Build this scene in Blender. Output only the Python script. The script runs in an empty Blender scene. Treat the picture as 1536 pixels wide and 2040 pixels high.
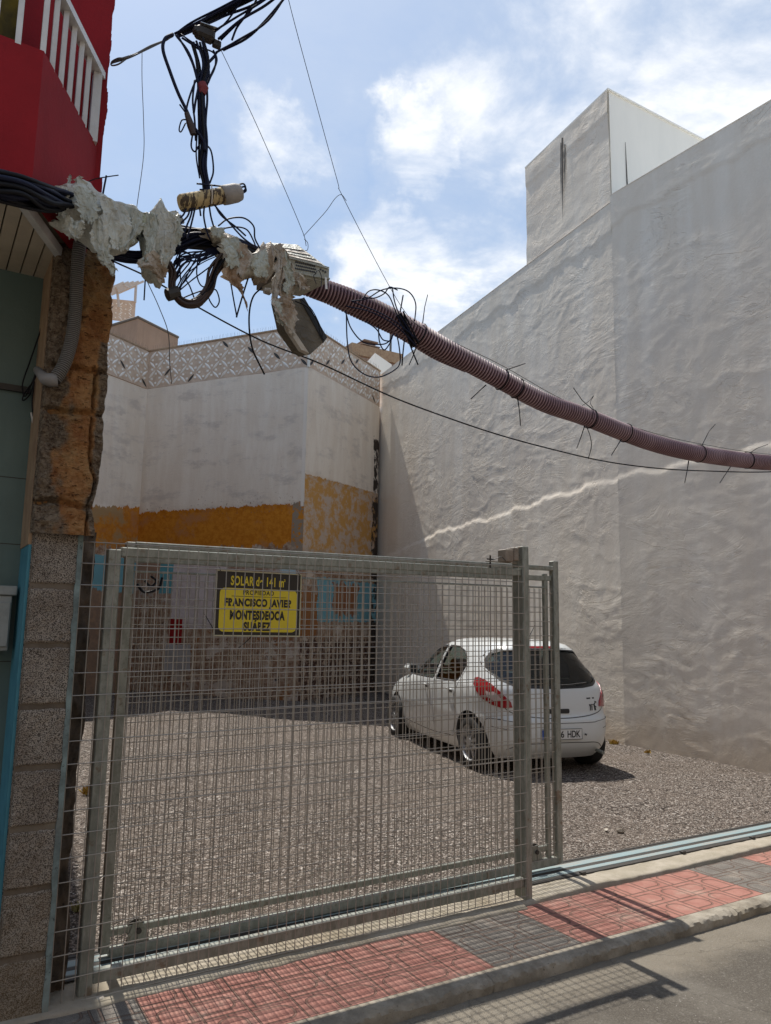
import bpy, bmesh, math, random
import numpy as np
from mathutils import Vector, Matrix, noise as mnoise
from math import sin, cos, pi, radians, sqrt, atan2
random.seed(7); rng = np.random.default_rng(7)
sc = bpy.context.scene
# ------------------------------------------------------------------ camera
F, PITCH, ROLL, YAW, EYE = 1534.0, radians(8.5), radians(0.96), radians(31.3), 1.64
fw = Vector((sin(YAW)*cos(PITCH), cos(YAW)*cos(PITCH), sin(PITCH)))
r0 = Vector((cos(YAW), -sin(YAW), 0)); u0 = r0.cross(fw)
rt = r0*cos(ROLL) + u0*sin(ROLL); up = u0*cos(ROLL) - r0*sin(ROLL)
CAM = Vector((0, 0, EYE))
cd = bpy.data.cameras.new("camera"); cam = bpy.data.objects.new("camera", cd)
sc.collection.objects.link(cam); sc.camera = cam
m = Matrix((rt, up, -fw)).transposed().to_4x4(); m.translation = CAM; cam.matrix_world = m
cd.sensor_fit = 'VERTICAL'; cd.sensor_height = 24; cd.lens = F/2040*24
cd.clip_start = .05; cd.clip_end = 2000
sc.render.resolution_x, sc.render.resolution_y = 771, 1024
# ------------------------------------------------------------------ sun + sky
SUN_FROM = Vector((0.055, 1.2, 2.3)).normalized()
sl = bpy.data.lights.new("sun", 'SUN'); sl.energy = 3.7; sl.angle = radians(.5); sl.color = (1, .95, .87)
so = bpy.data.objects.new("sun", sl); sc.collection.objects.link(so)
so.rotation_euler = SUN_FROM.to_track_quat('Z', 'Y').to_euler(); so.location = (0, 0, 30)
W = bpy.data.worlds.new("World"); sc.world = W; W.use_nodes = True
sc.view_settings.view_transform = 'Standard'; sc.view_settings.look = 'None'
sc.view_settings.exposure = 0.56; sc.view_settings.gamma = 1
sc.cycles.max_bounces = 8

# ------------------------------------------------------------------ node helper
class NT:
    def __init__(s, nt): s.nt = nt; s.nodes = nt.nodes; s.links = nt.links
    def n(s, t, **k):
        o = s.nodes.new(t)
        for a, v in k.items(): setattr(o, a, v)
        return o
    def put(s, sock, v):
        if isinstance(v, bpy.types.NodeSocket): s.links.new(v, sock)
        elif v is not None:
            if hasattr(sock.default_value, '__len__') and not hasattr(v, '__len__'): v = [v]*len(sock.default_value)
            if hasattr(v, '__len__') and len(sock.default_value) == 4 and len(v) == 3: v = list(v)+[1]
            sock.default_value = v
    def m(s, op, a, b=None, c=None, clamp=False):
        o = s.n('ShaderNodeMath', operation=op, use_clamp=clamp); s.put(o.inputs[0], a)
        if b is not None: s.put(o.inputs[1], b)
        if c is not None: s.put(o.inputs[2], c)
        return o.outputs[0]
    def vm(s, op, a, b=None, out=0):
        o = s.n('ShaderNodeVectorMath', operation=op); s.put(o.inputs[0], a)
        if b is not None: s.put(o.inputs[1], b)
        return o.outputs[out]
    def mix(s, f, a, b, mode='MIX'):
        o = s.n('ShaderNodeMix', data_type='RGBA', blend_type=mode); s.put(o.inputs[0], f)
        s.put(o.inputs[6], a); s.put(o.inputs[7], b); return o.outputs[2]
    def noise(s, vec, scale, detail=4, rough=.6, dist=0, out=0):
        o = s.n('ShaderNodeTexNoise'); s.put(o.inputs['Vector'], vec); s.put(o.inputs['Scale'], scale)
        s.put(o.inputs['Detail'], detail); s.put(o.inputs['Roughness'], rough); s.put(o.inputs['Distortion'], dist)
        return o.outputs[out]
    def vor(s, vec, scale, feature='F1', out=0, rnd=1.0):
        o = s.n('ShaderNodeTexVoronoi', feature=feature); s.put(o.inputs['Vector'], vec); s.put(o.inputs['Scale'], scale)
        s.put(o.inputs['Randomness'], rnd); return o.outputs[out]
    def step(s, x, lo, hi):
        o = s.n('ShaderNodeMapRange', interpolation_type='SMOOTHSTEP'); s.put(o.inputs[0], x)
        s.put(o.inputs[1], lo); s.put(o.inputs[2], hi); return o.outputs[0]
    def ramp(s, f, stops):
        o = s.n('ShaderNodeValToRGB'); e = o.color_ramp.elements
        while len(e) < len(stops): e.new(.5)
        for i, (p, c) in enumerate(stops):
            e[i].position = p; e[i].color = (*c, 1) if len(c) == 3 else c
        s.put(o.inputs[0], f); return o.outputs[0]
    def xyz(s, vec):
        o = s.n('ShaderNodeSeparateXYZ'); s.put(o.inputs[0], vec); return o.outputs
    def comb(s, x, y, z):
        o = s.n('ShaderNodeCombineXYZ'); s.put(o.inputs[0], x); s.put(o.inputs[1], y); s.put(o.inputs[2], z); return o.outputs[0]
    def pos(s): return s.n('ShaderNodeNewGeometry').outputs['Position']
    def uv(s): return s.n('ShaderNodeTexCoord').outputs['UV']
    def obj(s): return s.n('ShaderNodeTexCoord').outputs['Object']
    def bump(s, h, strength=.5, dist=.01, normal=None):
        o = s.n('ShaderNodeBump'); s.put(o.inputs['Height'], h); s.put(o.inputs['Strength'], strength)
        s.put(o.inputs['Distance'], dist)
        if normal is not None: s.links.new(normal, o.inputs['Normal'])
        return o.outputs[0]
def mat(name, fn=None, color=(.5, .5, .5), rough=.7, metal=0.0, spec=.5, trans=0.0, alpha=None, coat=0):
    M = bpy.data.materials.new(name); M.use_nodes = True
    t = NT(M.node_tree); b = t.nodes['Principled BSDF']
    b.inputs['Base Color'].default_value = (*color, 1); b.inputs['Roughness'].default_value = rough
    b.inputs['Metallic'].default_value = metal; b.inputs['Specular IOR Level'].default_value = spec
    b.inputs['Transmission Weight'].default_value = trans; b.inputs['Coat Weight'].default_value = coat
    if fn: fn(t, b)
    return M
def mottled(name, c1, c2, scale=8, rough=.8, bs=.3, bd=.004, bscale=60, metal=0, **k):
    def f(t, b):
        p = t.obj(); n = t.noise(p, scale, 5, .65)
        t.put(b.inputs['Base Color'], t.mix(t.step(n, .35, .65), c1, c2))
        t.put(b.inputs['Normal'], t.bump(t.noise(p, bscale, 4), bs, bd))
    return mat(name, f, rough=rough, metal=metal, **k)

# sky + clouds (directional, in world space)
def pxdir(x, y): return (fw + rt*((x-768)/F) + up*((1020-y)/F)).normalized()
w = NT(W.node_tree); bg = w.nodes['Background']
sky = w.n('ShaderNodeTexSky', sky_type='NISHITA'); sky.sun_disc = False
sky.sun_elevation = math.asin(SUN_FROM.z); sky.sun_rotation = atan2(SUN_FROM.x, SUN_FROM.y)
sky.air_density = 1.2; sky.dust_density = 1.3; sky.ozone_density = 1.0; sky.altitude = 0
gd = w.n('ShaderNodeTexCoord').outputs['Generated']
gx, gy, gz_ = w.xyz(gd)
zz = w.m('MAXIMUM', gz_, .06)
pl = w.comb(w.m('DIVIDE', gx, zz), w.m('DIVIDE', gy, zz), 0.0)
n1 = w.noise(pl, 2.6, 9, .62, .35); n2 = w.noise(pl, 9.0, 6, .6, .2)
acc = None
wob = w.vm('SUBTRACT', w.noise(gd, 7.0, 6, .62, out=1), (.5, .5, .5))
gdw = w.vm('NORMALIZE', w.vm('ADD', gd, w.vm('MULTIPLY', wob, (.22, .22, .22))))
for (x, y, rad, amp) in [(1130, 90, .145, .36), (1000, 230, .12, .42), (845, 300, .075, .52), (900, 395, .06, .34), (540, 250, .055, .34), (1480, 170, .15, .46), (1300, 40, .11, .20),
                         (640, 300, .05, .2), (740, 500, .07, .5), (850, 575, .085, .44), (960, 490, .055, .36), (780, 60, .12, .1), (1200, 330, .10, .25), (820, 640, .10, .22)]:
    d = pxdir(x, y)
    dd = w.vm('DOT_PRODUCT', gdw, tuple(d), out=1)
    g = w.step(dd, cos(rad*1.35), 1.0)
    g = w.m('MULTIPLY', g, amp); acc = g if acc is None else w.m('MAXIMUM', acc, g)
side = w.step(gy, .3, -.3)
acc = w.m('MAXIMUM', acc, w.m('MULTIPLY', side, .22))
cov = w.m('ADD', w.m('ADD', acc, w.m('MULTIPLY', n1, .9)), w.m('MULTIPLY', n2, .22))
fac = w.m('MULTIPLY', w.step(cov, .76, 1.20), .95)
hz = w.step(cov, .45, .9)
cw = w.ramp(w.m('ADD', w.m('MULTIPLY', n2, .5), w.m('MULTIPLY', cov, .5)), [(.35, (4.7, 5.3, 6.1)), (.8, (7.9, 7.9, 7.9))])
skyc = w.mix(w.m('MULTIPLY', hz, .30), w.mix(.55, sky.outputs[0], (2.45, 3.5, 5.1)), (4.8, 5.3, 6.1))
w.put(bg.inputs[0], w.mix(fac, skyc, cw)); bg.inputs[1].default_value = .102

# ------------------------------------------------------------------ geometry helpers
COL = sc.collection
def ray(x, y): return fw + rt*((x-768)/F) + up*((1020-y)/F)
def onY(x, y, Y): d = ray(x, y); return CAM + d*(Y/d.y)
def onX(x, y, X): d = ray(x, y); return CAM + d*(X/d.x)
def onZ(x, y, Z=0.0): d = ray(x, y); return CAM + d*((Z-EYE)/d.z)
def onP(x, y, P0, az):
    d = Vector((sin(az), cos(az), 0)); n = Vector((d.y, -d.x, 0)); r = ray(x, y)
    return CAM + r*((P0-CAM).dot(n)/r.dot(n))
def tag(o, label=None, cat=None, group=None, kind=None):
    if label: o['label'] = label
    if cat: o['category'] = cat
    if group: o['group'] = group
    if kind: o['kind'] = kind
    return o
def empty(name, loc=(0, 0, 0), rz=0, **k):
    o = bpy.data.objects.new(name, None); COL.objects.link(o); o.location = loc; o.rotation_euler = (0, 0, rz)
    o.empty_display_size = .1; bpy.context.view_layer.update(); return tag(o, **k)
def link(name, me, M, parent=None, smooth=False, loc=None):
    me.name = name; o = bpy.data.objects.new(name, me); COL.objects.link(o)
    for q in (M if isinstance(M, (list, tuple)) else [M]): me.materials.append(q)
    if smooth: me.polygons.foreach_set('use_smooth', [True]*len(me.polygons))
    if parent is not None: o.parent = parent
    return o
class MB:
    """collects shapes in the local space of the parent (or world)"""
    def __init__(s, T=None): s.v = []; s.f = []; s.mi = []; s.T = T; s.uvs = None
    def add(s, vs, fs, mi=0):
        b = len(s.v)
        for v in vs:
            v = Vector(v); s.v.append(tuple(s.T @ v) if s.T else tuple(v))
        for f in fs: s.f.append(tuple(b+i for i in f)); s.mi.append(mi)
    def box(s, a, b, mi=0, bev=0.0):
        (x0, y0, z0), (x1, y1, z1) = a, b
        x0, x1 = min(x0, x1), max(x0, x1); y0, y1 = min(y0, y1), max(y0, y1); z0, z1 = min(z0, z1), max(z0, z1)
        if bev > 0:
            e = bev; vs = []
            for z, q in ((z0, e), (z0+e, 0), (z1-e, 0), (z1, e)):
                c = e if q == 0 else e*1.0
                if q == 0: ring = [(x0+e, y0), (x1-e, y0), (x1, y0+e), (x1, y1-e), (x1-e, y1), (x0+e, y1), (x0, y1-e), (x0, y0+e)]
                else: ring = [(x0+e, y0+e), (x1-e, y0+e), (x1-e, y0+e), (x1-e, y1-e), (x1-e, y1-e), (x0+e, y1-e), (x0+e, y1-e), (x0+e, y0+e)]
                vs += [(px, py, z) for px, py in ring]
            fs = []
            for k in range(3):
                for i in range(8): fs.append((k*8+i, k*8+(i+1) % 8, (k+1)*8+(i+1) % 8, (k+1)*8+i))
            fs.append((7, 5, 3, 1)); fs.append((25, 27, 29, 31)); s.add(vs, fs, mi); return s
        s.add([(x0, y0, z0), (x1, y0, z0), (x1, y1, z0), (x0, y1, z0), (x0, y0, z1), (x1, y0, z1), (x1, y1, z1), (x0, y1, z1)],
              [(0, 3, 2, 1), (4, 5, 6, 7), (0, 1, 5, 4), (1, 2, 6, 5), (2, 3, 7, 6), (3, 0, 4, 7)], mi); return s
    def tube(s, pts, r, seg=6, mi=0, cap=True, closed=False):
        pts = [Vector(p) for p in pts]; n = len(pts); vs = []; fs = []
        rr = r if hasattr(r, '__len__') else [r]*n
        nrm = None
        for i, p in enumerate(pts):
            t = (pts[min(i+1, n-1)] - pts[max(i-1, 0)])
            if t.length < 1e-9: t = Vector((0, 0, 1))
            t.normalize()
            if nrm is None: nrm = t.orthogonal().normalized()
            nrm = (nrm - t*nrm.dot(t))
            if nrm.length < 1e-6: nrm = t.orthogonal()
            nrm.normalize(); bn = t.cross(nrm)
            for k in range(seg):
                a = 2*pi*k/seg; vs.append(p + (nrm*cos(a) + bn*sin(a))*rr[i])
        for i in range(n-1):
            for k in range(seg): fs.append((i*seg+k, i*seg+(k+1) % seg, (i+1)*seg+(k+1) % seg, (i+1)*seg+k))
        if cap: fs.append(tuple(range(seg))[::-1]); fs.append(tuple((n-1)*seg+k for k in range(seg)))
        s.add(vs, fs, mi); return s
    def prism(s, poly, z0, z1, mi=0):
        n = len(poly); vs = [(x, y, z0) for x, y in poly] + [(x, y, z1) for x, y in poly]
        fs = [tuple(range(n))[::-1], tuple(range(n, 2*n))] + [(i, (i+1) % n, n+(i+1) % n, n+i) for i in range(n)]
        s.add(vs, fs, mi); return s
    def extr(s, poly, off, mi=0):
        """polygon of 3-D points extruded by the vector off"""
        off = Vector(off); poly = [Vector(p) for p in poly]; n = len(poly)
        vs = poly + [p+off for p in poly]
        fs = [tuple(range(n))[::-1], tuple(range(n, 2*n))] + [(i, (i+1) % n, n+(i+1) % n, n+i) for i in range(n)]
        s.add(vs, fs, mi); return s
    def build(s, name, M, parent=None, smooth=False, fix=True):
        me = bpy.data.meshes.new(name); me.from_pydata(s.v, [], s.f)
        if any(s.mi): me.polygons.foreach_set('material_index', s.mi)
        if fix:
            bm = bmesh.new(); bm.from_mesh(me); bmesh.ops.dissolve_degenerate(bm, dist=1e-6, edges=bm.edges)
            bmesh.ops.recalc_face_normals(bm, faces=bm.faces); bm.to_mesh(me); bm.free()
        o = link(name, me, M, parent, smooth)
        if parent is not None and s.T is None and parent.matrix_world != Matrix(): pass
        return o
def spline(pts, n=8):
    P = [Vector(p) for p in pts]
    if len(P) < 3: return [P[0].lerp(P[-1], i/n) for i in range(n+1)]
    P = [P[0]*2-P[1]] + P + [P[-1]*2-P[-2]]; out = []
    for i in range(1, len(P)-2):
        a, b, c, d = P[i-1:i+3]
        for k in range(n):
            t = k/n
            out.append(.5*((2*b) + (c-a)*t + (2*a-5*b+4*c-d)*t*t + (3*b-a-3*c+d)*t**3))
    out.append(P[-2]); return out
# numpy value noise for real relief
def _h(ix, iy, s):
    n = (ix.astype(np.int64)*374761393 + iy.astype(np.int64)*668265263 + s*1442695041) & 0x7fffffff
    n = ((n ^ (n >> 13))*1274126177) & 0x7fffffff
    return ((n ^ (n >> 16)) & 0xffff)/65535.0
def vnoise(x, y, s=0):
    ix = np.floor(x); iy = np.floor(y); fx = x-ix; fy = y-iy
    fx = fx*fx*fx*(fx*(fx*6-15)+10); fy = fy*fy*fy*(fy*(fy*6-15)+10)
    a = _h(ix, iy, s); b = _h(ix+1, iy, s); c = _h(ix, iy+1, s); d = _h(ix+1, iy+1, s)
    return (a*(1-fx)+b*fx)*(1-fy) + (c*(1-fx)+d*fx)*fy
def fbm(x, y, s=0, o=4, g=.5):
    t = 0; a = 1; n = 0
    for k in range(o): t = t + a*vnoise(x*2**k+k*17.3, y*2**k+k*9.1, s+k); n += a; a *= g
    return t/n
def crease(x, y, s=0):
    """piecewise planar noise on a triangular lattice: sharp straight folds"""
    k = (x+y)*.3660254; i = np.floor(x+k); j = np.floor(y+k); t = (i+j)*.2113249
    fx = x+k-i; fy = y+k-j; lo = fx >= fy
    a = _h(i, j, s); c = _h(i+1, j+1, s); b = np.where(lo, _h(i+1, j, s), _h(i, j+1, s))
    return np.where(lo, a*(1-fx)+b*(fx-fy)+c*fy, a*(1-fy)+b*(fy-fx)+c*fx)
def sstep(x, a, b): t = np.clip((x-a)/(b-a), 0, 1); return t*t*(3-2*t)
def grid_obj(name, P, M, parent=None, smooth=True, uv=None, keep=None):
    """P: (nu,nv,3) array -> mesh"""
    nu, nv = P.shape[:2]; me = bpy.data.meshes.new(name)
    idx = np.arange(nu*nv).reshape(nu, nv)
    q = np.stack([idx[:-1, :-1], idx[1:, :-1], idx[1:, 1:], idx[:-1, 1:]], -1).reshape(-1, 4)
    if keep is not None: q = q[keep.reshape(-1)]
    me.from_pydata(P.reshape(-1, 3).tolist(), [], q.tolist())
    if uv is not None:
        l = me.uv_layers.new(name='UVMap'); fl = q.reshape(-1); l.data.foreach_set('uv', uv.reshape(-1, 2)[fl].astype(np.float32).ravel())
    return link(name, me, M, parent, smooth)

# ------------------------------------------------------------------ materials
def f_plaster(t, b):
    p = t.pos(); st = t.noise(t.vm('MULTIPLY', p, (2.2, 2.2, .35)), 1.0, 6, .65)
    big = t.noise(p, .45, 4, .6); z = t.xyz(p)[2]
    c = t.mix(t.step(st, .38, .68), (.80, .715, .60), (.865, .795, .69))
    c = t.mix(t.m('MULTIPLY', t.step(big, .5, .68), .5), c, (.72, .645, .555))
    n = t.noise(p, 1.6, 5, .7); low = t.step(t.m('ADD', z, t.m('MULTIPLY', n, -1.1)), .15, -.55)
    c = t.mix(t.m('MULTIPLY', low, .5), c, (.50, .38, .25))
    mold = t.m('MULTIPLY', t.step(t.noise(p, 22, 3, .6), .66, .72), t.step(t.noise(t.vm('ADD', p, (5, 3, 1)), 1.1, 2), .58, .68))
    mold = t.m('MULTIPLY', mold, t.step(z, 2.2, .6))
    c = t.mix(t.m('MULTIPLY', mold, .6), c, (.10, .08, .06))
    t.put(b.inputs['Base Color'], c)
    h = t.m('ADD', t.noise(p, 14, 6, .62, .6), t.m('MULTIPLY', t.noise(p, 90, 3), .25))
    nb = t.bump(h, .35, .012)
    for k, (sc_, lv_, dd_) in enumerate(((.9, 6.0, .006), (2.2, 5.0, .0035))):
        q = t.m('MULTIPLY', t.noise(t.vm('ADD', t.vm('MULTIPLY', p, (1.0, .8, 1.9)), (k*7.0, 0, 3.0)), sc_, 7, .62, .8), lv_); fr = t.m('FRACT', q)
        saw = t.m('MULTIPLY', t.step(fr, 0.0, .10), t.m('SUBTRACT', 1.0, fr))
        mk = t.step(t.noise(t.vm('ADD', p, (2.0*k, 5, 1)), .8, 4), .47, .60)
        nb = t.bump(t.m('MULTIPLY', saw, mk), 1.0, dd_, nb)
    t.put(b.inputs['Normal'], nb)
PLASTER = mat("white_plaster", f_plaster, rough=.93, spec=.2)
def f_smooth(t, b):
    p = t.pos(); n = t.noise(t.vm('MULTIPLY', p, (1.5, 1.5, .4)), 1.2, 5)
    t.put(b.inputs['Base Color'], t.mix(t.step(n, .3, .7), (.82, .80, .74), (.76, .745, .69)))
    t.put(b.inputs['Normal'], t.bump(t.noise(p, 30, 4), .15, .003))
WHITEWALL = mat("white_smooth_paint", f_smooth, rough=.85, spec=.2)

def f_gravel(t, b):
    p = t.pos(); xy = t.xyz(p); v2 = t.comb(xy[0], xy[1], 0.0)
    cell = t.mix(t.step(t.noise(v2, 5.0, 3), .50, .56), t.vor(v2, 84, out=1), t.vor(v2, 46, out=1)); cv = t.xyz(cell)[0]
    c = t.ramp(cv, [(0, (.022, .018, .016)), (.28, (.085, .068, .057)), (.55, (.19, .155, .130)), (.8, (.31, .26, .222)), (1, (.58, .53, .48))])
    d = t.vor(v2, 84, out=0); edge = t.step(d, .0085*62, .0135*62)
    c = t.mix(t.m('MULTIPLY', edge, .8), c, (.03, .024, .02))
    big = t.noise(v2, .7, 4, .6)
    c = t.mix(t.m('MULTIPLY', t.step(big, .4, .7), .35), c, (.19, .15, .12))
    t.put(b.inputs['Base Color'], c)
    h = t.m('SUBTRACT', t.m('MULTIPLY', cv, .6), t.m('MULTIPLY', d, 1.6))
    t.put(b.inputs['Normal'], t.bump(h, .9, .012))
GRAVEL = mat("gravel", f_gravel, rough=.95, spec=.2)
def f_asphalt(t, b):
    p = t.pos(); n = t.noise(p, 140, 3, .7); big = t.noise(p, 1.4, 5, .65)
    c = t.mix(t.step(n, .35, .7), (.078, .067, .055), (.14, .124, .102))
    c = t.mix(t.m('MULTIPLY', t.step(big, .42, .68), .5), c, (.22, .20, .17))
    ck = t.vor(t.vm('ADD', p, t.vm('MULTIPLY', t.noise(p, 3, 4, out=1), (.5, .5, .5))), 1.1, 'DISTANCE_TO_EDGE')
    y = t.xyz(p)[1]; dust = t.step(t.m('ADD', y, t.m('MULTIPLY', t.noise(p, 5, 4), .35)), 2.85, 3.08)
    c = t.mix(t.m('MULTIPLY', dust, .45), c, (.30, .26, .20))
    c = t.mix(t.m('MULTIPLY', t.step(t.noise(p, 70, 2), .70, .74), .7), c, (.42, .40, .36))
    c = t.mix(t.m('MULTIPLY', t.step(ck, .010, .003), .3), c, (.04, .034, .028))
    c = t.mix(t.m('MULTIPLY', t.step(t.noise(t.vm('MULTIPLY', p, (.6, 2.5, 1)), 1.1, 5, .6), .50, .70), .25), c, (.075, .066, .055))
    ag = t.xyz(t.vor(p, 95, out=1))[0]; c = t.mix(t.m('MULTIPLY', t.step(ag, .80, .95), .22), c, (.26, .24, .21))
    t.put(b.inputs['Base Color'], c); t.put(b.inputs['Normal'], t.bump(t.m('ADD', n, t.m('MULTIPLY', ag, .5)), 1.0, .007))
ASPHALT = mat("asphalt", f_asphalt, rough=.9, spec=.3)
def f_conc(c1, c2, warm=(.36, .31, .23), pit=.5, bscale=90):
    def f(t, b):
        p = t.pos(); n = t.noise(p, 6, 6, .7); fine = t.noise(p, bscale, 4, .7)
        c = t.mix(t.step(n, .35, .68), c1, c2)
        c = t.mix(t.m('MULTIPLY', t.step(t.noise(t.vm('ADD', p, (3, 1, 2)), 2.2, 4), .5, .7), .5), c, warm)
        c = t.mix(t.m('MULTIPLY', t.step(fine, .60, .70), pit), c, tuple(x*.35 for x in c1))
        t.put(b.inputs['Base Color'], c); t.put(b.inputs['Normal'], t.bump(fine, .6, .005))
    return f
KERB = mat("kerb_concrete", f_conc((.19, .165, .13), (.34, .305, .25), pit=.8), rough=.95, spec=.2)
CONC = mat("pale_concrete", f_conc((.30, .265, .205), (.395, .35, .285), (.25, .20, .14), .5), rough=.95, spec=.2)
def f_block(t, b):
    p = t.pos(); hole = t.vor(p, 150); n = t.noise(p, 5, 5, .65); fine = t.noise(p, 210, 3, .7)
    c = t.mix(t.step(n, .35, .65), (.32, .27, .22), (.44, .385, .32))
    c = t.mix(t.step(fine, .47, .56), c, (.07, .056, .046))
    z = t.xyz(p)[2]; c = t.mix(t.m('MULTIPLY', t.step(t.m('ADD', z, t.m('MULTIPLY', n, .6)), 1.15, .25), .45), c, (.21, .145, .075))
    t.put(b.inputs['Base Color'], c); t.put(b.inputs['Normal'], t.bump(fine, .9, .008))
BLOCK = mat("cinder_block", f_block, rough=.97, spec=.15)
def f_stone(t, b):
    p = t.pos(); n = t.noise(p, 7, 6, .7); f2 = t.noise(p, 45, 5, .75); g = t.noise(t.vm('ADD', p, (9, 2, 4)), 3.2, 4, .6)
    c = t.mix(t.step(n, .35, .65), (.44, .18, .07), (.74, .40, .17))
    c = t.mix(t.m('MULTIPLY', t.step(g, .48, .6), .75), c, (.56, .36, .17))
    a = t.n('ShaderNodeAttribute', attribute_name='mortar').outputs['Fac']
    c = t.mix(a, c, t.mix(t.step(f2, .4, .6), (.22, .16, .11), (.42, .33, .235)))
    pit = t.noise(t.vm('MULTIPLY', p, (1, 1, 2.2)), 28, 4, .7)
    c = t.mix(t.m('MULTIPLY', t.step(pit, .56, .66), .75), c, (.04, .017, .010))
    t.put(b.inputs['Base Color'], c); t.put(b.inputs['Normal'], t.bump(t.m('ADD', f2, t.m('MULTIPLY', pit, 2.0)), 1.0, .035))
STONE = mat("earth_stone", f_stone, rough=.97, spec=.15)
def f_paint(c1, c2, sc_=3, rough=.8):
    def f(t, b):
        p = t.pos(); n = t.noise(p, sc_, 5, .6)
        t.put(b.inputs['Base Color'], t.mix(t.m('MULTIPLY', t.step(t.noise(t.vm('MULTIPLY', t.vm('ADD', p, (3, 7, 1)), (7, 7, .7)), 1.0, 6, .7), .45, .75), .45), t.mix(t.step(n, .3, .7), c1, c2), tuple(q*.6 for q in c1))); b.inputs['Roughness'].default_value = rough
        t.put(b.inputs['Normal'], t.bump(t.m('ADD', t.noise(p, 40, 4), t.m('MULTIPLY', t.noise(p, 260, 2), .4)), .35, .004))
    return f
RED = mat("red_paint", f_paint((.31, .010, .016), (.25, .008, .013)), spec=.3)
GREENTILE = mat("grey_green_tile", f_paint((.115, .175, .16), (.09, .14, .13), 1.5, .5))
BLUEP = mat("blue_paint", f_paint((.06, .22, .28), (.08, .27, .34), 9))
TANP = mat("tan_plaster", f_paint((.30, .19, .115), (.40, .28, .17), 9))
CREAM = mat("cream_board", f_paint((.62, .54, .42), (.52, .45, .35), 5, .5))
WHITEP = mat("white_metal_paint", f_paint((.74, .74, .72), (.62, .62, .60), 8, .4))
YELLOW = mat("yellow_green_cloth", f_paint((.24, .18, .02), (.07, .055, .01), 5))
def f_galv(t, b):
    p = t.pos(); n = t.noise(t.vm('MULTIPLY', p, (9, 9, 3)), 3, 5, .7); r = t.noise(p, 13, 5, .7)
    c = t.mix(t.step(n, .35, .65), (.21, .22, .19), (.31, .32, .285))
    c = t.mix(t.m('MULTIPLY', t.step(r, .57, .68), .65), c, (.17, .10, .055)); c = t.mix(t.m('MULTIPLY', t.step(t.noise(p, 55, 3), .60, .68), .4), c, (.12, .115, .10))
    t.put(b.inputs['Base Color'], c); t.put(b.inputs['Normal'], t.bump(r, .2, .002))
GALV = mat("galvanised_steel", f_galv, rough=.5, metal=.35, spec=.5)
WIRE = mat("fence_wire", color=(.33, .30, .26), rough=.4, metal=.3)
DARKSTEEL = mat("dark_steel", color=(.05, .045, .04), rough=.6, metal=.3)
def f_bluesteel(t, b):
    p = t.pos(); n = t.noise(t.vm('MULTIPLY', p, (1, 8, 8)), 4, 5, .7)
    t.put(b.inputs['Base Color'], t.mix(t.step(n, .45, .65), (.24, .32, .33), (.31, .30, .27)))
BLUESTEEL = mat("pale_blue_steel", f_bluesteel, rough=.5)
BLACKC = mat("black_cable", color=(.009, .009, .012), rough=.6, spec=.2)
NAVYC = mat("navy_cable", color=(.010, .013, .035), rough=.6, spec=.2)
BROWNC = mat("brown_cable", color=(.045, .025, .018), rough=.55)
GREYC = mat("grey_wire", color=(.13, .125, .12), rough=.6, metal=.3)

# ------------------------------------------------------------------ SETTING: ground, road, pavement, kerb
def quad(name, pts, M, **k):
    mb = MB(); mb.add(pts, [tuple(range(len(pts)))]); return tag(mb.build(name, M, fix=False), kind='structure')
quad('ground', [(-300, -300, -.30), (300, -300, -.30), (300, 300, -.30), (-300, 300, -.30)], mat("earth", color=(.25, .2, .15), rough=1))
# road as one sheet with a faint crown
xs = np.linspace(-14, 40, 120); ys = np.linspace(-8, 3.09, 60); X, Y = np.meshgrid(xs, ys, indexing='ij')
Z = -.058 + .03*(1-((Y+2.5)/5.6)**2) + (fbm(X*1.5, Y*1.5, 3)-.5)*.012
tag(grid_obj('road', np.stack([X, Y, Z], -1), ASPHALT), kind='structure')
# gravel lot, uneven
xs = np.linspace(.3, 12.5, 240); ys = np.linspace(4.251, 24, 330); X, Y = np.meshgrid(xs, ys, indexing='ij')
Z = .0 + (fbm(X*.7, Y*.7, 11, 4)-.5)*.07 + (fbm(X*9, Y*9, 5, 2)-.5)*.018
Z *= sstep(Y, 4.2, 4.9)*.9+.1; Z += .003
tag(grid_obj('gravel_lot', np.stack([X, Y, Z], -1), GRAVEL), kind='structure')
# loose pebbles near the gate: nobody could count them
mb = MB(); NP = 9000
for i in range(NP):
    y = 4.3 + 7.5*random.random()**1.6; x = random.uniform(.9, min(9.2, 2.0 + y*1.15))
    r = random.uniform(.0035, .010); q = [r*random.uniform(.6, 1.2) for _ in range(6)]; z = .004 + r*.3
    a = random.random()*6.28; ca, sa = cos(a), sin(a)
    mb.add([(x+ca*q[0], y+sa*q[0], z), (x-sa*q[1], y+ca*q[1], z), (x-ca*q[2], y-sa*q[2], z), (x+sa*q[3], y-ca*q[3], z), (x, y, z+q[4]*.75)],
           [(0, 1, 4), (1, 2, 4), (2, 3, 4), (3, 0, 4)])
def f_peb(t, b):
    c = t.ramp(t.noise(t.pos(), 37, 1, .5), [(.3, (.07, .06, .05)), (.5, (.28, .235, .19)), (.7, (.60, .55, .49))]); t.put(b.inputs['Base Color'], c)
tag(mb.build('loose_gravel', mat("pebble", f_peb, rough=.9), fix=False), label='loose grey and brown stones scattered over the gravel lot', cat='gravel', kind='stuff')

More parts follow.
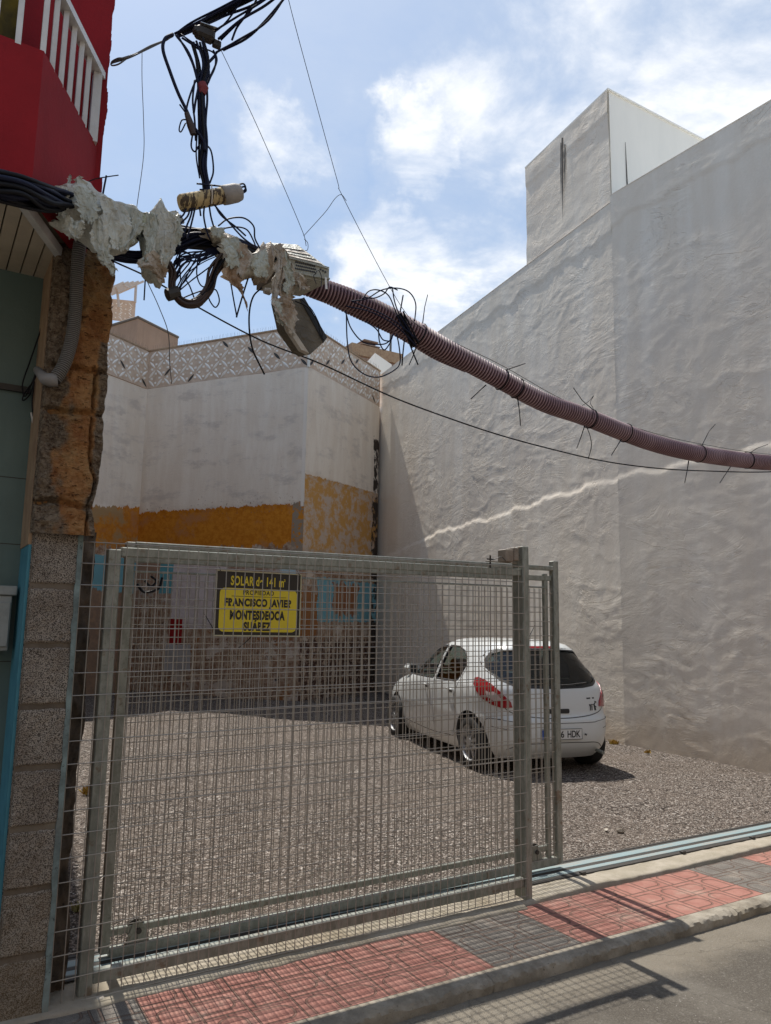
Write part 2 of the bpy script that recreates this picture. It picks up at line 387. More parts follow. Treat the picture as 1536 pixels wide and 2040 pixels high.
# pavement tiles: a pattern of grooves cut into red and grey squares, procedural
def f_tile(t, b):
    p = t.pos(); s = t.xyz(p); S = 5.0       # 20 cm tile
    n = t.noise(p, 9, 5, .65); fine = t.noise(p, 170, 3, .7)
    tx = t.m('DIVIDE', s[0], .2); ty = t.m('DIVIDE', t.m('SUBTRACT', s[1], .17), .2)
    u = t.m('FRACT', tx); v = t.m('FRACT', ty)
    ix = t.m('FLOOR', tx); iy = t.m('FLOOR', ty)
    par = t.m('MODULO', t.m('ABSOLUTE', t.m('ADD', ix, iy)), 2.0)
    def band(x, c, w_):
        return t.m('SUBTRACT', 1.0, t.step(t.m('ABSOLUTE', t.m('SUBTRACT', x, c)), w_*.45, w_))
    # joints
    g = t.m('MAXIMUM', t.m('MAXIMUM', band(u, 0, .035), band(u, 1, .035)), t.m('MAXIMUM', band(v, 0, .035), band(v, 1, .035)))
    # rounded figure: distance to a rounded box, alternating direction
    uu = t.m('SUBTRACT', u, .5); vv = t.m('SUBTRACT', v, .5)
    a = t.mix(par, t.comb(uu, vv, 0.0), t.comb(vv, uu, 0.0)); ax = t.xyz(a)
    qx = t.m('MAXIMUM', t.m('SUBTRACT', t.m('ABSOLUTE', t.m('ADD', ax[0], .22)), .30), 0.0)
    qy = t.m('MAXIMUM', t.m('SUBTRACT', t.m('ABSOLUTE', ax[1]), .05), 0.0)
    sd = t.m('SUBTRACT', t.m('SQRT', t.m('ADD', t.m('MULTIPLY', qx, qx), t.m('MULTIPLY', qy, qy))), .25)
    g2 = band(sd, 0.0, .04)
    g3 = t.m('MULTIPLY', band(ax[1], .0, .022), t.step(ax[0], .30, .33))
    gg = t.m('MAXIMUM', g, t.m('MAXIMUM', t.m('MULTIPLY', g2, .85), g3))
    red = t.mix(t.step(n, .3, .7), (.265, .115, .09), (.345, .17, .135)); grey = t.mix(t.step(n, .3, .7), (.135, .12, .105), (.20, .18, .158))
    red = t.mix(t.m('MULTIPLY', t.step(fine, .55, .68), .35), red, (.25, .11, .09))
    grey = t.mix(t.step(fine, .48, .6), grey, (.09, .08, .07))
    x = s[0]
    isg = None
    for lo, hi in [(-9, 1.0), (2.6, 3.2), (4.8, 5.4), (7.0, 7.6), (9.2, 9.8)]:
        k = t.m('MULTIPLY', t.m('GREATER_THAN', x, lo), t.m('LESS_THAN', x, hi)); isg = k if isg is None else t.m('MAXIMUM', isg, k)
    c = t.mix(isg, red, grey); c = t.mix(t.m('MULTIPLY', gg, .8), c, (.13, .085, .065))
    c = t.mix(t.m('MULTIPLY', t.step(t.noise(p, 3.1, 5, .7), .52, .72), .35), c, (.42, .35, .28))
    t.put(b.inputs['Base Color'], c)
    h = t.m('SUBTRACT', t.m('MULTIPLY', fine, .12), gg); t.put(b.inputs['Normal'], t.bump(h, 1.0, .007))
TILE = mat("pavement_tiles", f_tile, rough=.85, spec=.25)
mb = MB(); mb.box((-14, 3.17, -.14), (30, 3.74, .0)); tag(mb.build('pavement', TILE), kind='structure')
# concrete strip with broken edge over the tiles
xs = np.arange(-2, 14, .02); n = len(xs)
edge = 3.70 + .0*xs + np.where(xs > 3.3, .075, 0) + (fbm(xs*3, xs*0, 2, 4)-.5)*.07 + sstep(xs, 3.3, 3.9)*.02
P = np.zeros((n, 6, 3)); P[:, :, 0] = xs[:, None]
for j, (yy, zz_) in enumerate([(0, -.05), (0, .006), (.02, .012), (.10, .014), (.2, .012)]): P[:, j, 1] = edge+yy; P[:, j, 2] = zz_
P[:, 5, 1] = 4.245; P[:, 5, 2] = -.002
P[:, 1:5, 2] += (fbm(P[:, 1:5, 0]*12, P[:, 1:5, 1]*12, 8, 3)-.5)*.008
tag(grid_obj('concrete_strip', P, CONC, smooth=True), kind='structure')
# kerb stones: each 0.9 m long, worn rounded edge
kr = random.Random(3)
for i, x0 in enumerate(np.arange(-3.1, 13, .935)):
    xs = np.linspace(x0+.001, x0+.934, 70)
    prof = [(3.17, -.2), (3.17, .001), (3.12, .003), (3.086, .001), (3.072, -.006), (3.067, -.020), (3.066, -.06), (3.066, -.25)]
    P = np.zeros((70, len(prof), 3)); P[:, :, 0] = xs[:, None]
    for j, (yy, z_) in enumerate(prof):
        P[:, j, 1] = yy; P[:, j, 2] = z_
    e = (fbm(P[..., 0]*11, P[..., 1]*30+P[..., 2]*30, 21, 3)-.5)
    P[:, 2:7, 1] += e[:, 2:7]*.02; P[:, 3:6, 2] += np.minimum(e[:, 3:6], 0.1)*.022
    P[0, 3:7, 1] += .005; P[-1, 3:7, 1] += .005
    P[:, 3:5, 2] -= np.clip(fbm(P[:, 3:5, 0]*40, P[:, 3:5, 1]*0, 5, 2)-.5, 0, 1)*.03; P[:, 3:5, 1] += np.clip(fbm(P[:, 3:5, 0]*55, P[:, 3:5, 1]*0+3, 6, 2)-.5, 0, 1)*.04
    o = grid_obj('kerb', P, KERB); o.data.set_sharp_from_angle(angle=radians(28)); tag(o, kind='structure')
mb = MB(); mb.box((-4, 3.082, -.2), (14, 3.165, -.03)); tag(mb.build('kerb', KERB), kind='structure')

# ------------------------------------------------------------------ RIGHT: white building
S0 = Vector((9.071, 8.04, 0)); AZ = radians(8.3)
S0 = onP(1216, 389, Vector((9.071, 8.0, 0)), 0); S0.z = 0
wb = empty('white_building', (S0.x, S0.y, 0), label='tall windowless white building with rough plaster side wall and square roof tower', cat='building')
Ti = Matrix.Translation((-S0.x, -S0.y, 0))
def wallpatch(name, u0, u1, az, ledge, seed, step=.034, top=8.62, amp=1.0):
    """rough plaster wall from S0 along azimuth; u metres along, real relief towards the lot"""
    us = np.linspace(u0, u1, int((u1-u0)/step)+1); us[-1] = u1; vs = np.arange(-.25, top+.001, step); vs[-1] = top
    U, V = np.meshgrid(us, vs, indexing='ij')
    wz = V + (fbm(U*.5, V*.5, seed+9)-.5)*1.4
    r1 = fbm(U*1.7+wz*.7, wz*4.2, seed, 5, .6); r2 = fbm(U*4.5, wz*7.0, seed+40, 4, .65)
    rid = 1-np.abs(2*fbm(U*.8+wz*.9, wz*2.2-U*.6, seed+70, 3)-1)
    msk = sstep(fbm(U*.45, V*.45, seed+5, 2), .34, .62)
    D = (r1-.5)*.020 + (r2-.5)*.016*msk + (rid**9)*.016*msk + (fbm(U*7, V*9, seed+60, 3, .6)-.5)*.010
    pat = fbm(U*.6+4, V*.5, seed+90, 2); D += sstep(pat+ (r2-.5)*.15, .5, .53)*.008
    D *= amp*.26
    lv = np.interp(U, [p[0] for p in ledge], [p[1] for p in ledge]) + (fbm(U*2.5, U*0, seed+3, 4)-.5)*.16
    D += (1-sstep(V, lv-.05, lv+.01))*(.014 + .009*sstep(U, 0, 1.2))
    top_l = np.interp(U, [-20, 20], [top-.5, top-.5]) + (fbm(U*2, U*0+3, seed+8, 3)-.5)*.3
    D += sstep(V, top_l-.02, top_l+.04)*.012
    d = np.array([sin(az), cos(az)]); nx, ny = -cos(az), sin(az)
    V = V*(1+.0073*np.minimum(U, 0)) if az < radians(5) else V
    P = np.stack([d[0]*U + nx*D, d[1]*U + ny*D, V], -1)
    return grid_obj(name, P, PLASTER, wb)
# left section (runs to the back building) and right section (towards the street)
wallpatch('side_wall', 0, 11.2, AZ, [(0, 3.98), (6.3, 3.75), (9.9, 3.4)], 100, top=8.50)
wallpatch('side_wall', -9.5, 0, radians(4), [(-9.5, 4.1), (0, 4.0)], 200, top=8.62, amp=.62)
E = Vector((sin(AZ)*9.9, cos(AZ)*9.9, 0))
mb = MB(); mb.prism([(0.04, 0), (E.x+.04, E.y), (9, E.y), (9, -9.5), (-.60, -9.5)], -.3, 7.9); mb.build('wall_core', WHITEWALL, wb)
# parapet cap for the two runs
mb = MB(); mb.extr([(-.02, 0, 8.5), (E.x-.02, E.y, 8.5), (E.x+.2, E.y, 8.5), (.22, 0, 8.5)], (0, 0, .012)); mb.build('parapet_cap', PLASTER, wb)
mb = MB(); mb.extr([(-.675, -9.5, 8.024), (-.018, 0, 8.62), (.22, 0, 8.62), (-.44, -9.5, 8.024)], (0, 0, .012)); mb.build('parapet_cap', PLASTER, wb)
# tower
tw = 2.42; us = np.arange(0, tw+.001, .045); us[-1] = tw; vs = np.arange(8.30, 10.52, .045)
U, V = np.meshgrid(us, vs, indexing='ij')
D = (fbm(U*1.1+V*.3, V*2.2, 301, 5)-.5)*.026 + sstep(fbm(U*.7, V*.7, 391, 2), .5, .53)*.006
D += sstep(V, 10.05+U*.02, 10.09+U*.02)*.014
P = np.stack([sin(AZ)*U - cos(AZ)*D, cos(AZ)*U + sin(AZ)*D, V], -1)
tp = grid_obj('tower_side', P, PLASTER, wb)
T2 = Vector((sin(AZ)*tw, cos(AZ)*tw, 0))
mb = MB(); mb.extr([(.045, .01, 8.4), (T2.x+.045, T2.y, 8.4), (T2.x+3.6, T2.y, 8.4), (3.6, .01, 8.4)], (0, 0, 2.115)); mb.build('tower', WHITEWALL, wb)
mb = MB(); mb.extr([(-.01, -.02, 10.515), (T2.x-.01, T2.y+.02, 10.515), (T2.x+3.6, T2.y+.02, 10.515), (3.6, -.02, 10.515)], (0, 0, .03)); mb.build('tower_cap', WHITEWALL, wb)
# drip stains (shape of their own)
STAIN = mat("dark_drip_stain", color=(.10, .09, .08), rough=.9)
mb = MB()
for (x, ya, yb, wd) in [(1122, 275, 445, 3.2), (1127, 288, 385, 2.0), (1119, 285, 400, 1.4)]:
    pa = onP(x-wd*.5, ya, S0, AZ); pb = onP(x+wd*.5, ya, S0, AZ); pc = onP(x+.5, yb, S0, AZ)
    off = Vector((-.022, 0, 0)); mid = [pa.lerp(pc, .5)+Vector((0, .012, 0)), pb.lerp(pc, .5)-Vector((0, .004, 0))]
    mb.add([(p+off)-S0 for p in (pa, mid[0], pc, mid[1], pb)], [(0, 1, 2, 3, 4)])
mb.build('drip_stain', STAIN, wb, fix=False)
mb = MB(); a = onY(1246, 283, S0.y); b_ = onY(1250, 372, S0.y)
mb.extr([a-S0+Vector((0, .005, 0)), b_-S0+Vector((-.012, .005, 0)), b_-S0+Vector((.012, .005, 0))], (0, -.008, 0)); mb.build('crack_line', STAIN, wb)

# ------------------------------------------------------------------ BACK: house with painted wall and breeze-block parapet
K = .80
B0 = CAM + (onZ(594, 1368)-CAM)*K; B0.z = 0
azm = radians(31.3-66); azr = radians(31.3+27)
dm = Vector((sin(azm), cos(azm), 0)); dr = Vector((sin(azr), cos(azr), 0))
zt = onP(609, 732, B0, azm).z; zp = onP(611, 647, B0, azm).z
Lm = (onP(293, 781, B0, azm)-B0).dot(dm); Lr = (onP(741, 805, B0, azr)-B0).dot(dr)
C1 = B0 + dm*Lm
def f_back(seed, kind):
    def f(t, b):
        uv = t.xyz(t.uv()); u, z = uv[0], uv[1]; v = t.comb(u, z, float(seed))
        n = t.noise(v, 1.3, 6, .7); nf = t.noise(v, 7, 6, .75); ns = t.noise(t.vm('MULTIPLY', v, (3, .5, 1)), 1.5, 5, .65); nfin = t.noise(v, 26, 4, .7)
        white = t.mix(t.step(ns, .35, .7), (.76, .655, .54), (.83, .74, .63))
        grime = t.m('MULTIPLY', t.step(t.noise(t.vm('MULTIPLY', v, (1, 2.2, 1)), 1.1, 6, .7), .50, .68), .55)
        white = t.mix(grime, white, (.50, .43, .38))
        spots = t.m('MULTIPLY', t.step(nfin, .63, .67), t.step(t.noise(t.vm('MULTIPLY', v, (1, 1.6, 1)), 1.3, 3), .50, .60))
        white = t.mix(t.m('MULTIPLY', spots, .7), white, (.14, .09, .06))
        orange = t.mix(t.step(nf, .4, .62), (.58, .225, .022), (.47, .155, .012))
        orange = t.mix(t.step(n, .52, .66), orange, (.46, .20, .07))
        rub = t.mix(t.step(nf, .38, .6), (.46, .345, .25), (.27, .155, .095))
        rub = t.mix(t.step(t.noise(v, 2.3, 4), .55, .63), rub, (.56, .46, .37))
        rub = t.mix(t.step(t.noise(v, 5.3, 5, .8), .60, .66), rub, (.06, .035, .028))
        rub = t.mix(t.step(t.noise(t.vm('ADD', v, (7, 7, 0)), 1.7, 5), .60, .66), rub, (.30, .13, .05))
        rough = t.m('MULTIPLY', t.m('SUBTRACT', t.noise(v, 2.2, 8, .72), .5), .75)
        rough2 = t.m('MULTIPLY', t.m('SUBTRACT', t.noise(t.vm('MULTIPLY', v, (2.2, .7, 1)), 2.0, 8, .75), .5), .8)
        def box(u0, u1, z0, z1, amp=.15):
            a = t.m('ADD', u, t.m('MULTIPLY', rough, amp)); c_ = t.m('ADD', z, t.m('MULTIPLY', rough2, amp))
            k = t.m('MULTIPLY', t.m('GREATER_THAN', a, u0), t.m('LESS_THAN', a, u1))
            return t.m('MULTIPLY', k, t.m('MULTIPLY', t.m('GREATER_THAN', c_, z0), t.m('LESS_THAN', c_, z1)))
        c = rub
        zz1 = t.m('ADD', z, rough2)
        if kind == 'mid':      # u = 0 at the near corner, growing to the left
            c = t.mix(t.m('MULTIPLY', t.m('LESS_THAN', zz1, 3.25), t.m('GREATER_THAN', zz1, 2.1)), c, t.mix(t.step(nf, .4, .6), (.44, .37, .32), (.33, .20, .13)))
            c = t.mix(box(.15, .55, 1.9, 3.0, .3), c, (.42, .53, .56))
            c = t.mix(box(2.0, 3.55, 1.55, 3.3, .22), c, t.mix(t.step(nf, .4, .6), (.62, .54, .52), (.54, .46, .44)))
            c = t.mix(box(3.2, 3.6, 1.05, 1.75, .04), c, (.28, .012, .012))
            c = t.mix(box(2.9, 3.65, .55, 1.15, .25), c, (.44, .41, .39))
            c = t.mix(box(3.55, 3.95, 2.35, 3.2, .10), c, (.12, .33, .38))
            c = t.mix(box(3.95, 4.9, 2.6, 3.1, .3), c, (.36, .22, .15))
            c = t.mix(box(.2, 1.4, 1.3, 2.2, .5), c, t.mix(t.step(nf, .4, .6), (.33, .13, .05), (.24, .15, .09)))
            c = t.mix(t.m('GREATER_THAN', zz1, 3.42), c, orange)
            c = t.mix(t.m('MULTIPLY', t.m('MULTIPLY', t.m('LESS_THAN', u, .30), t.m('GREATER_THAN', z, 3.2)), t.step(nf, .42, .5)), c, (.30, .24, .18))
            c = t.mix(t.m('GREATER_THAN', t.m('ADD', t.m('ADD', z, t.m('MULTIPLY', rough2, .5)), t.m('MULTIPLY', u, .0)), 4.37), c, white)
            chips = t.m('MULTIPLY', t.step(t.noise(t.vm('MULTIPLY', v, (1.3, .8, 1)), 17, 5, .7), .60, .63), t.m('LESS_THAN', t.m('ADD', z, t.m('MULTIPLY', t.noise(v, 1.5, 3), 1.2)), 5.15))
            c = t.mix(t.m('MULTIPLY', chips, t.m('GREATER_THAN', z, 4.2)), c, t.mix(t.step(nf, .4, .6), (.40, .17, .04), (.22, .15, .11)))
            edge = t.step(t.m('ABSOLUTE', t.m('SUBTRACT', u, .05)), .06, .02)
            c = t.mix(t.m('MULTIPLY', edge, t.m('GREATER_THAN', z, 4.3)), c, (.80, .72, .63))
        elif kind == 'right':
            c = t.mix(box(.7, 3.6, 1.75, 2.75, .4), c, t.mix(t.step(nf, .55, .62), (.17, .37, .43), (.32, .44, .44)))
            c = t.mix(box(1.4, 2.6, 1.9, 2.7, 1.3), c, (.30, .13, .06))
            c = t.mix(box(0, .7, 1.4, 2.4, .6), c, (.30, .13, .05))
            c = t.mix(t.m('GREATER_THAN', zz1, 2.9), c, t.mix(t.step(t.noise(v, 2.8, 6, .75), .47, .6), (.46, .32, .21), (.54, .43, .34)))
            tone = t.mix(t.step(t.noise(v, 3.5, 6, .75), .42, .56), (.55, .43, .34), (.56, .30, .09))
            c = t.mix(t.m('GREATER_THAN', zz1, 3.35), c, tone)
            c = t.mix(t.m('MULTIPLY', t.m('LESS_THAN', t.m('ADD', z, rough2), 1.35), t.step(nf, .42, .56)), c, (.09, .05, .038))
            c = t.mix(t.m('GREATER_THAN', t.m('ADD', t.m('ADD', z, t.m('MULTIPLY', rough2, .25)), t.m('MULTIPLY', u, -.03)), 5.05), c, white)
            c = t.mix(t.m('MULTIPLY', t.step(t.m('ADD', u, t.m('MULTIPLY', rough2, .5)), Lr+.09, Lr+.13), t.m('MULTIPLY', t.step(t.noise(v, 3.2, 5), .42, .52), t.m('LESS_THAN', t.m('ADD', z, rough), 6.6))), c, (.06, .045, .035))
        else:
            c = t.mix(box(0, 1.6, 2.3, 3.2, .2), c, (.17, .37, .42))
            c = t.mix(t.m('LESS_THAN', zz1, 2.4), c, t.mix(t.step(nf, .4, .6), (.30, .19, .12), (.24, .16, .11)))
            c = t.mix(t.m('GREATER_THAN', zz1, 3.4), c, t.mix(t.step(n, .4, .55), (.39, .25, .12), orange))
            c = t.mix(t.m('GREATER_THAN', t.m('ADD', t.m('ADD', z, t.m('MULTIPLY', rough2, .6)), t.m('MULTIPLY', u, .12)), 4.5), c, white)
        t.put(b.inputs['Base Color'], c)
        low = t.step(z, 4.6, 3.6)
        h = t.m('ADD', t.m('MULTIPLY', t.xyz(c)[0], 1.2), t.m('ADD', t.m('MULTIPLY', nf, .5), t.m('MULTIPLY', nfin, .3)))
        t.put(b.inputs['Normal'], t.bump(h, .6, .02))
    return f
bh = empty('back_house', (B0.x, B0.y, 0), label='two-storey house at the back of the lot with peeling white and orange wall', cat='house')
def face(name, A, d, L, kind, seed, nsign):
    us = np.linspace(0, L, max(4, int(L/.07))); vs = np.arange(-.3, zt+.001, .07); vs[-1] = zt
    U, V = np.meshgrid(us, vs, indexing='ij'); e = np.minimum(U, L-U); e = sstep(e, 0, .15)
    D = ((fbm(U*.8, V*.8, seed, 4)-.5)*.05 + (fbm(U*4, V*4, seed+7, 3)-.5)*.05*(1-sstep(V, 2.8, 3.6)))*e
    D += .02*e*(V > (4.35 if kind != 'right' else 5.05))
    n = np.array([-d.y, d.x])*nsign
    P = np.stack([A.x-B0.x + d.x*U + n[0]*D, A.y-B0.y + d.y*U + n[1]*D, V], -1)
    o = grid_obj(name, P, mat('peeling_wall_'+kind, f_back(seed, kind), rough=.92, spec=.2), bh, uv=np.stack([U, V], -1)); return o
face('wall', B0, dm, Lm, 'mid', 11, 1)
face('wall', B0, dr, Lr+.45, 'right', 23, -1)
face('wall', C1, -dr, 5.5, 'left', 37, -1)
# breeze-block parapet: raised petals coloured like sunlit openings, nothing pierced
def f_bb(t, b):
    p = t.pos(); n = t.noise(p, 5, 5, .7)
    t.put(b.inputs['Base Color'], t.mix(t.step(n, .35, .65), (.54, .405, .30), (.64, .50, .385))); t.put(b.inputs['Normal'], t.bump(t.noise(p, 60, 3), .3, .004))
BB = mat("breeze_block", f_bb, rough=.9); BBP = mat("sunlit_opening_petal", f_paint((.90, .86, .80), (.84, .78, .70), 4), rough=.9)  # petal white puts the sunlit inside of the block openings into the colour
def breeze(mb, O, d, n, W_, H_, nx, ny, th=.06):
    """solid tan plate with small square studs; white petals stand in for sunlit openings, a few dark ones for see-through holes"""
    tx, ty = W_/nx, H_/ny; Z_ = Vector((0, 0, 1)); t_ = min(tx, ty); m_ = 7
    mb.extr([O, O+d*W_, O+d*W_+Z_*H_, O+Z_*H_], -n*th)
    for i in range(nx):
        for j in range(ny):
            s = 1 if (i+j) % 2 == 0 else -1; c0 = O + d*((i+.5)*tx) + Z_*((j+.5)*ty); dark = (i*7+j*5) % 13 == 0
            a = (d*s*.72 + Z_*.72).normalized(); bb = (Z_*.72 - d*s*.72).normalized(); L_, Wd = .56*t_, .135*t_
            vs = [c0 - a*L_ + n*.004, c0 + a*L_ + n*.004]; top = []; bot = []; mid = []
            for k in range(1, m_):
                x_ = -1+2*k/m_; y_ = (1-x_*x_)*Wd; top.append(c0+a*x_*L_+bb*y_+n*.002); bot.append(c0+a*x_*L_-bb*y_+n*.002); mid.append(c0+a*x_*L_+n*(.002+.022*(1-x_*x_) if not dark else .003))
            vs += top+mid+bot; q = m_-1; T_, M_, B_ = 2, 2+q, 2+2*q; fs = [(0, M_, T_), (0, B_, M_), (1, T_+q-1, M_+q-1), (1, M_+q-1, B_+q-1)]
            for k in range(q-1): fs += [(T_+k, M_+k, M_+k+1, T_+k+1), (M_+k, B_+k, B_+k+1, M_+k+1)]
            mb.add(vs, fs, 2 if dark else 1)
            for (ax_, az_) in ((0, .5), (.5, 0)):
                c_ = O + d*((i+.5+ax_)*tx) + Z_*((j+.5+az_)*ty)
                if ax_ and i == nx-1 or az_ and j == ny-1: continue
                e = .10*t_; w0 = d*e; h0 = Z_*e; g = n*.014
                mb.add([c_-w0-h0+g, c_+w0-h0+g, c_+w0+h0+g, c_-w0+h0+g, c_-w0*1.2-h0*1.2, c_+w0*1.2-h0*1.2, c_+w0*1.2+h0*1.2, c_-w0*1.2+h0*1.2],
                       [(0, 1, 2, 3), (4, 5, 1, 0), (5, 6, 2, 1), (6, 7, 3, 2), (7, 4, 0, 3)], 1)
H_ = zp-zt-.05; nm = Vector((-dm.y, dm.x, 0)); nr = Vector((dr.y, -dr.x, 0))
for (O, d, n_, L) in ((B0, dm, nm, Lm), (B0, dr, nr, Lr+.45), (C1, -dr, nr, 5.2)):
    O = O-Vector((B0.x, B0.y, 0)); mb = MB(); breeze(mb, Vector((O.x, O.y, zt+.012)), d, n_, L, H_, max(2, round(L/(H_/4))), 4)
    mb.build('breeze_block_parapet', [BB, BBP, DARKSTEEL], bh, fix=False)
    mb = MB(); a = Vector((O.x, O.y, zt+.012+H_)); mb.extr([a+n_*.02, a+d*L+n_*.02, a+d*L-n_*.10, a-n_*.10], (0, 0, .04)); mb.build('coping', TANP, bh)
    mb = MB()
    for k in range(int(L/.055)):
        q = a+d*(k*.055+.02)-n_*(.04+.02*(k % 2)) + Vector((0, 0, .04))
        mb.tube([q, q+Vector((random.uniform(-.02, .02), random.uniform(-.02, .02), .13))], .0022, 3, cap=False)
    mb.build('bird_spikes', GREYC, bh, fix=False)
# corner post, floor slab under parapet and interior core so that no light leaks
mb = MB(); q = Vector((0, 0, 0)); i0 = .12
core = [q-nm*i0-nr*i0, dm*Lm-nm*i0-nr*i0, dm*Lm-dr*5.3-nr*i0+dm*0, dm*Lm-dr*5.3+dm*6, dr*(Lr+3)+dm*6, dr*(Lr+3)-nr*i0]
mb.prism([(p.x, p.y) for p in core], -.3, zt-.02); mb.build('core', TANP, bh)
mb = MB(); mb.tube([(0, 0, zt), (0, 0, zp)], .035, 8); mb.build('corner_post', WHITEWALL, bh)
# far buildings
fb = onY(275, 660, 24)
far = empty('brown_house', (fb.x, fb.y, 0), label='plain brown rendered house rising behind the breeze-block parapet', cat='house')
BRN = mat("brown_render", f_paint((.37, .27, .20), (.31, .225, .165), 1.2), spec=.2)
a = onY(200, 650, 24)-fb; b_ = onY(275, 632, 24)-fb
z1 = onY(275, 632, 24).z; e = onZ(355, 672, z1)-Vector((fb.x, fb.y, 0)); ee = onZ(200, 655, z1)-Vector((fb.x, fb.y, 0))
b0 = onZ(275, 632, z1)-Vector((fb.x, fb.y, 0))
mb = MB(); mb.prism([(b0.x, b0.y), (e.x, e.y), (e.x+1, e.y+5), (ee.x-1, ee.y+8), (ee.x, ee.y)], 0, z1); mb.build('wall', BRN, far)
mb = MB(); mb.tube([b0, e], .05, 6).tube([b0, ee], .05, 6); mb.build('roof_edge', mat("roof_edge", color=(.12, .11, .10)), far)
fb = onY(255, 640, 28)
far = empty('roof_terrace', (fb.x, fb.y, 0), label='roof terrace with breeze-block railing and slatted pergola behind the brown house', cat='terrace')
pa = onY(205, 690, 28); pb = onY(270, 600, 28); pt = onY(270, 604, 28); d = Vector((1, -.35, 0)).normalized()
mb = MB(); W0 = 3.0; hgt = onY(270, 603, 28).z - onY(268, 640, 28).z
O = pt - Vector((fb.x, fb.y, hgt+.0)) - d*W0; breeze(mb, O, d, Vector((-.35, -.94, 0)), W0, hgt, 9, 4); mb.build('breeze_block_railing', [BB, BBP, DARKSTEEL], far, fix=False)
mb = MB(); mb.extr([O+Vector((0, 0, hgt)), O+d*W0+Vector((0, 0, hgt)), O+d*W0+Vector((0, .3, hgt)), O+Vector((0, .3, hgt))], (0, 0, .08)); mb.build('coping', BB, far)
mb = MB(); mb.box((O.x-1, O.y+.5, 0), (O.x+W0*.9, O.y+6, O.z-.3)); mb.build('wall', BRN, far)
T = onY(271, 567, 28)-Vector((fb.x, fb.y, 0)); Bq = onY(269, 603, 28)-Vector((fb.x, fb.y, 0))
mb = MB(); mb.tube([Bq, T], .05, 5); Bl = onY(237, 612, 28)-Vector((fb.x, fb.y, 0)); Tl = onY(234, 583, 28)-Vector((fb.x, fb.y, 0)); mb.tube([Bl, Tl], .05, 5)
mb.tube([Tl, T], .07, 5); F_ = Vector((fb.x, fb.y, 0))
for k in range(5):
    mb.tube([onY(222, 587-3.4*k, 28-.45*k)-F_, onY(286-10*k, 560.5+.6*k, 28-.45*k)-F_], .05, 4)
for q in (.25, .75): mb.tube([onY(222+50*q, 586-16*q, 28)-F_, onY(222+34*q, 572-6*q, 26.2)-F_], .04, 4)
mb.build('pergola', mat("pale_timber", color=(.55, .48, .42)), far)
# brick turret
def f_brick(t, b):
    tc = t.obj(); br = t.n('ShaderNodeTexBrick'); t.put(br.inputs['Vector'], t.vm('MULTIPLY', t.comb(t.xyz(tc)[0], t.xyz(tc)[2], 0.0), (1, 1, 1)))
    br.inputs['Scale'].default_value = 2.2; t.put(br.inputs['Color1'], (.22, .125, .08)); t.put(br.inputs['Color2'], (.30, .18, .12)); t.put(br.inputs['Mortar'], (.38, .32, .27))
    br.inputs['Mortar Size'].default_value = .03; br.inputs['Row Height'].default_value = .28; br.inputs['Brick Width'].default_value = .9
    t.put(b.inputs['Base Color'], t.mix(t.step(t.noise(tc, 2, 4), .4, .7), br.outputs[0], (.17, .12, .09)))
BRICK = mat("brick", f_brick, rough=.95)
fb = onY(755, 720, 30); far = empty('brick_house', (fb.x, fb.y, 0), label='unrendered brick house top with stepped chimney turret above the parapet corner', cat='house')
def pb_(x0, y0, x1, y1, dz=0, th=1.0, mbx=None, yo=0):
    a = onY(x0, y0, 30)-Vector((fb.x, fb.y, 0)); c_ = onY(x1, y1, 30)-Vector((fb.x, fb.y, 0)); mbx.box((a.x, yo, a.z), (c_.x, yo+th, c_.z))
mb = MB(); pb_(700, 705, 800, 830, th=4, mbx=mb); mb.build('wall', BRICK, far)
mb = MB(); pb_(716, 690, 766, 704.8, th=.9, mbx=mb, yo=.05); pb_(722, 683, 760, 690, th=.8, mbx=mb, yo=.1)
pb_(729, 673, 757, 683, th=.7, mbx=mb, yo=.15); mb.build('chimney_turret', BRICK, far)
mb = MB(); pb_(699, 704.6, 801, 706.5, th=4.2, mbx=mb, yo=-.08); mb.build('ledge', TANP, far)
mb = MB(); pb_(788.5, 655, 791, 706, th=.06, mbx=mb, yo=.5); mb.build('antenna_pole', GREYC, far)
fb = onY(750, 730, 24); far = empty('white_gable', (fb.x, fb.y, 0), label='small bright white triangular wall end peeking over the parapet corner', cat='wall')
p = [onY(x, y, 24)-Vector((fb.x, fb.y, 0)) for x, y in ((747, 703), (780, 726), (800, 800), (742, 800))]
mb = MB(); mb.extr(p, (.6, 2.5, 0)); mb.build('wall', WHITEWALL, far)

# ------------------------------------------------------------------ LEFT: red building with balcony
FY = 3.75
rb = empty('red_building', (0, FY, 0), label='red painted house with balcony, white railing and grey-green tiled ground floor', cat='house')
def loc(p): p = Vector(p); return p - Vector((0, FY, 0))
DY = 4.05
mb = MB(); mb.box((-4, .0, 3.42), (.596, .35, 8.0)); mb.build('upper_wall', RED, rb)
mb = MB(); x1 = .60; azl = radians(7.0); L = 12
mb.prism([(-4, .36), (.59, .36), (.59+sin(azl)*L, .3+L), (-4, .3+L)], 0, 8.0); mb.build('body', TANP, rb)
# ragged plaster edge on the red corner
mb = MB(); zs = np.arange(3.45, 8.0, .018); rr_ = fbm(zs*9, zs*0, 77, 4)
for i in range(len(zs)-1):
    w_ = .004 + .03*max(0, rr_[i]-.42) + (.012 if 3.7 < zs[i] < 3.8 else 0)
    mb.box((.58, .002, zs[i]), (.596+w_, .05, zs[i+1]))
mb.build('chipped_edge', RED, rb)
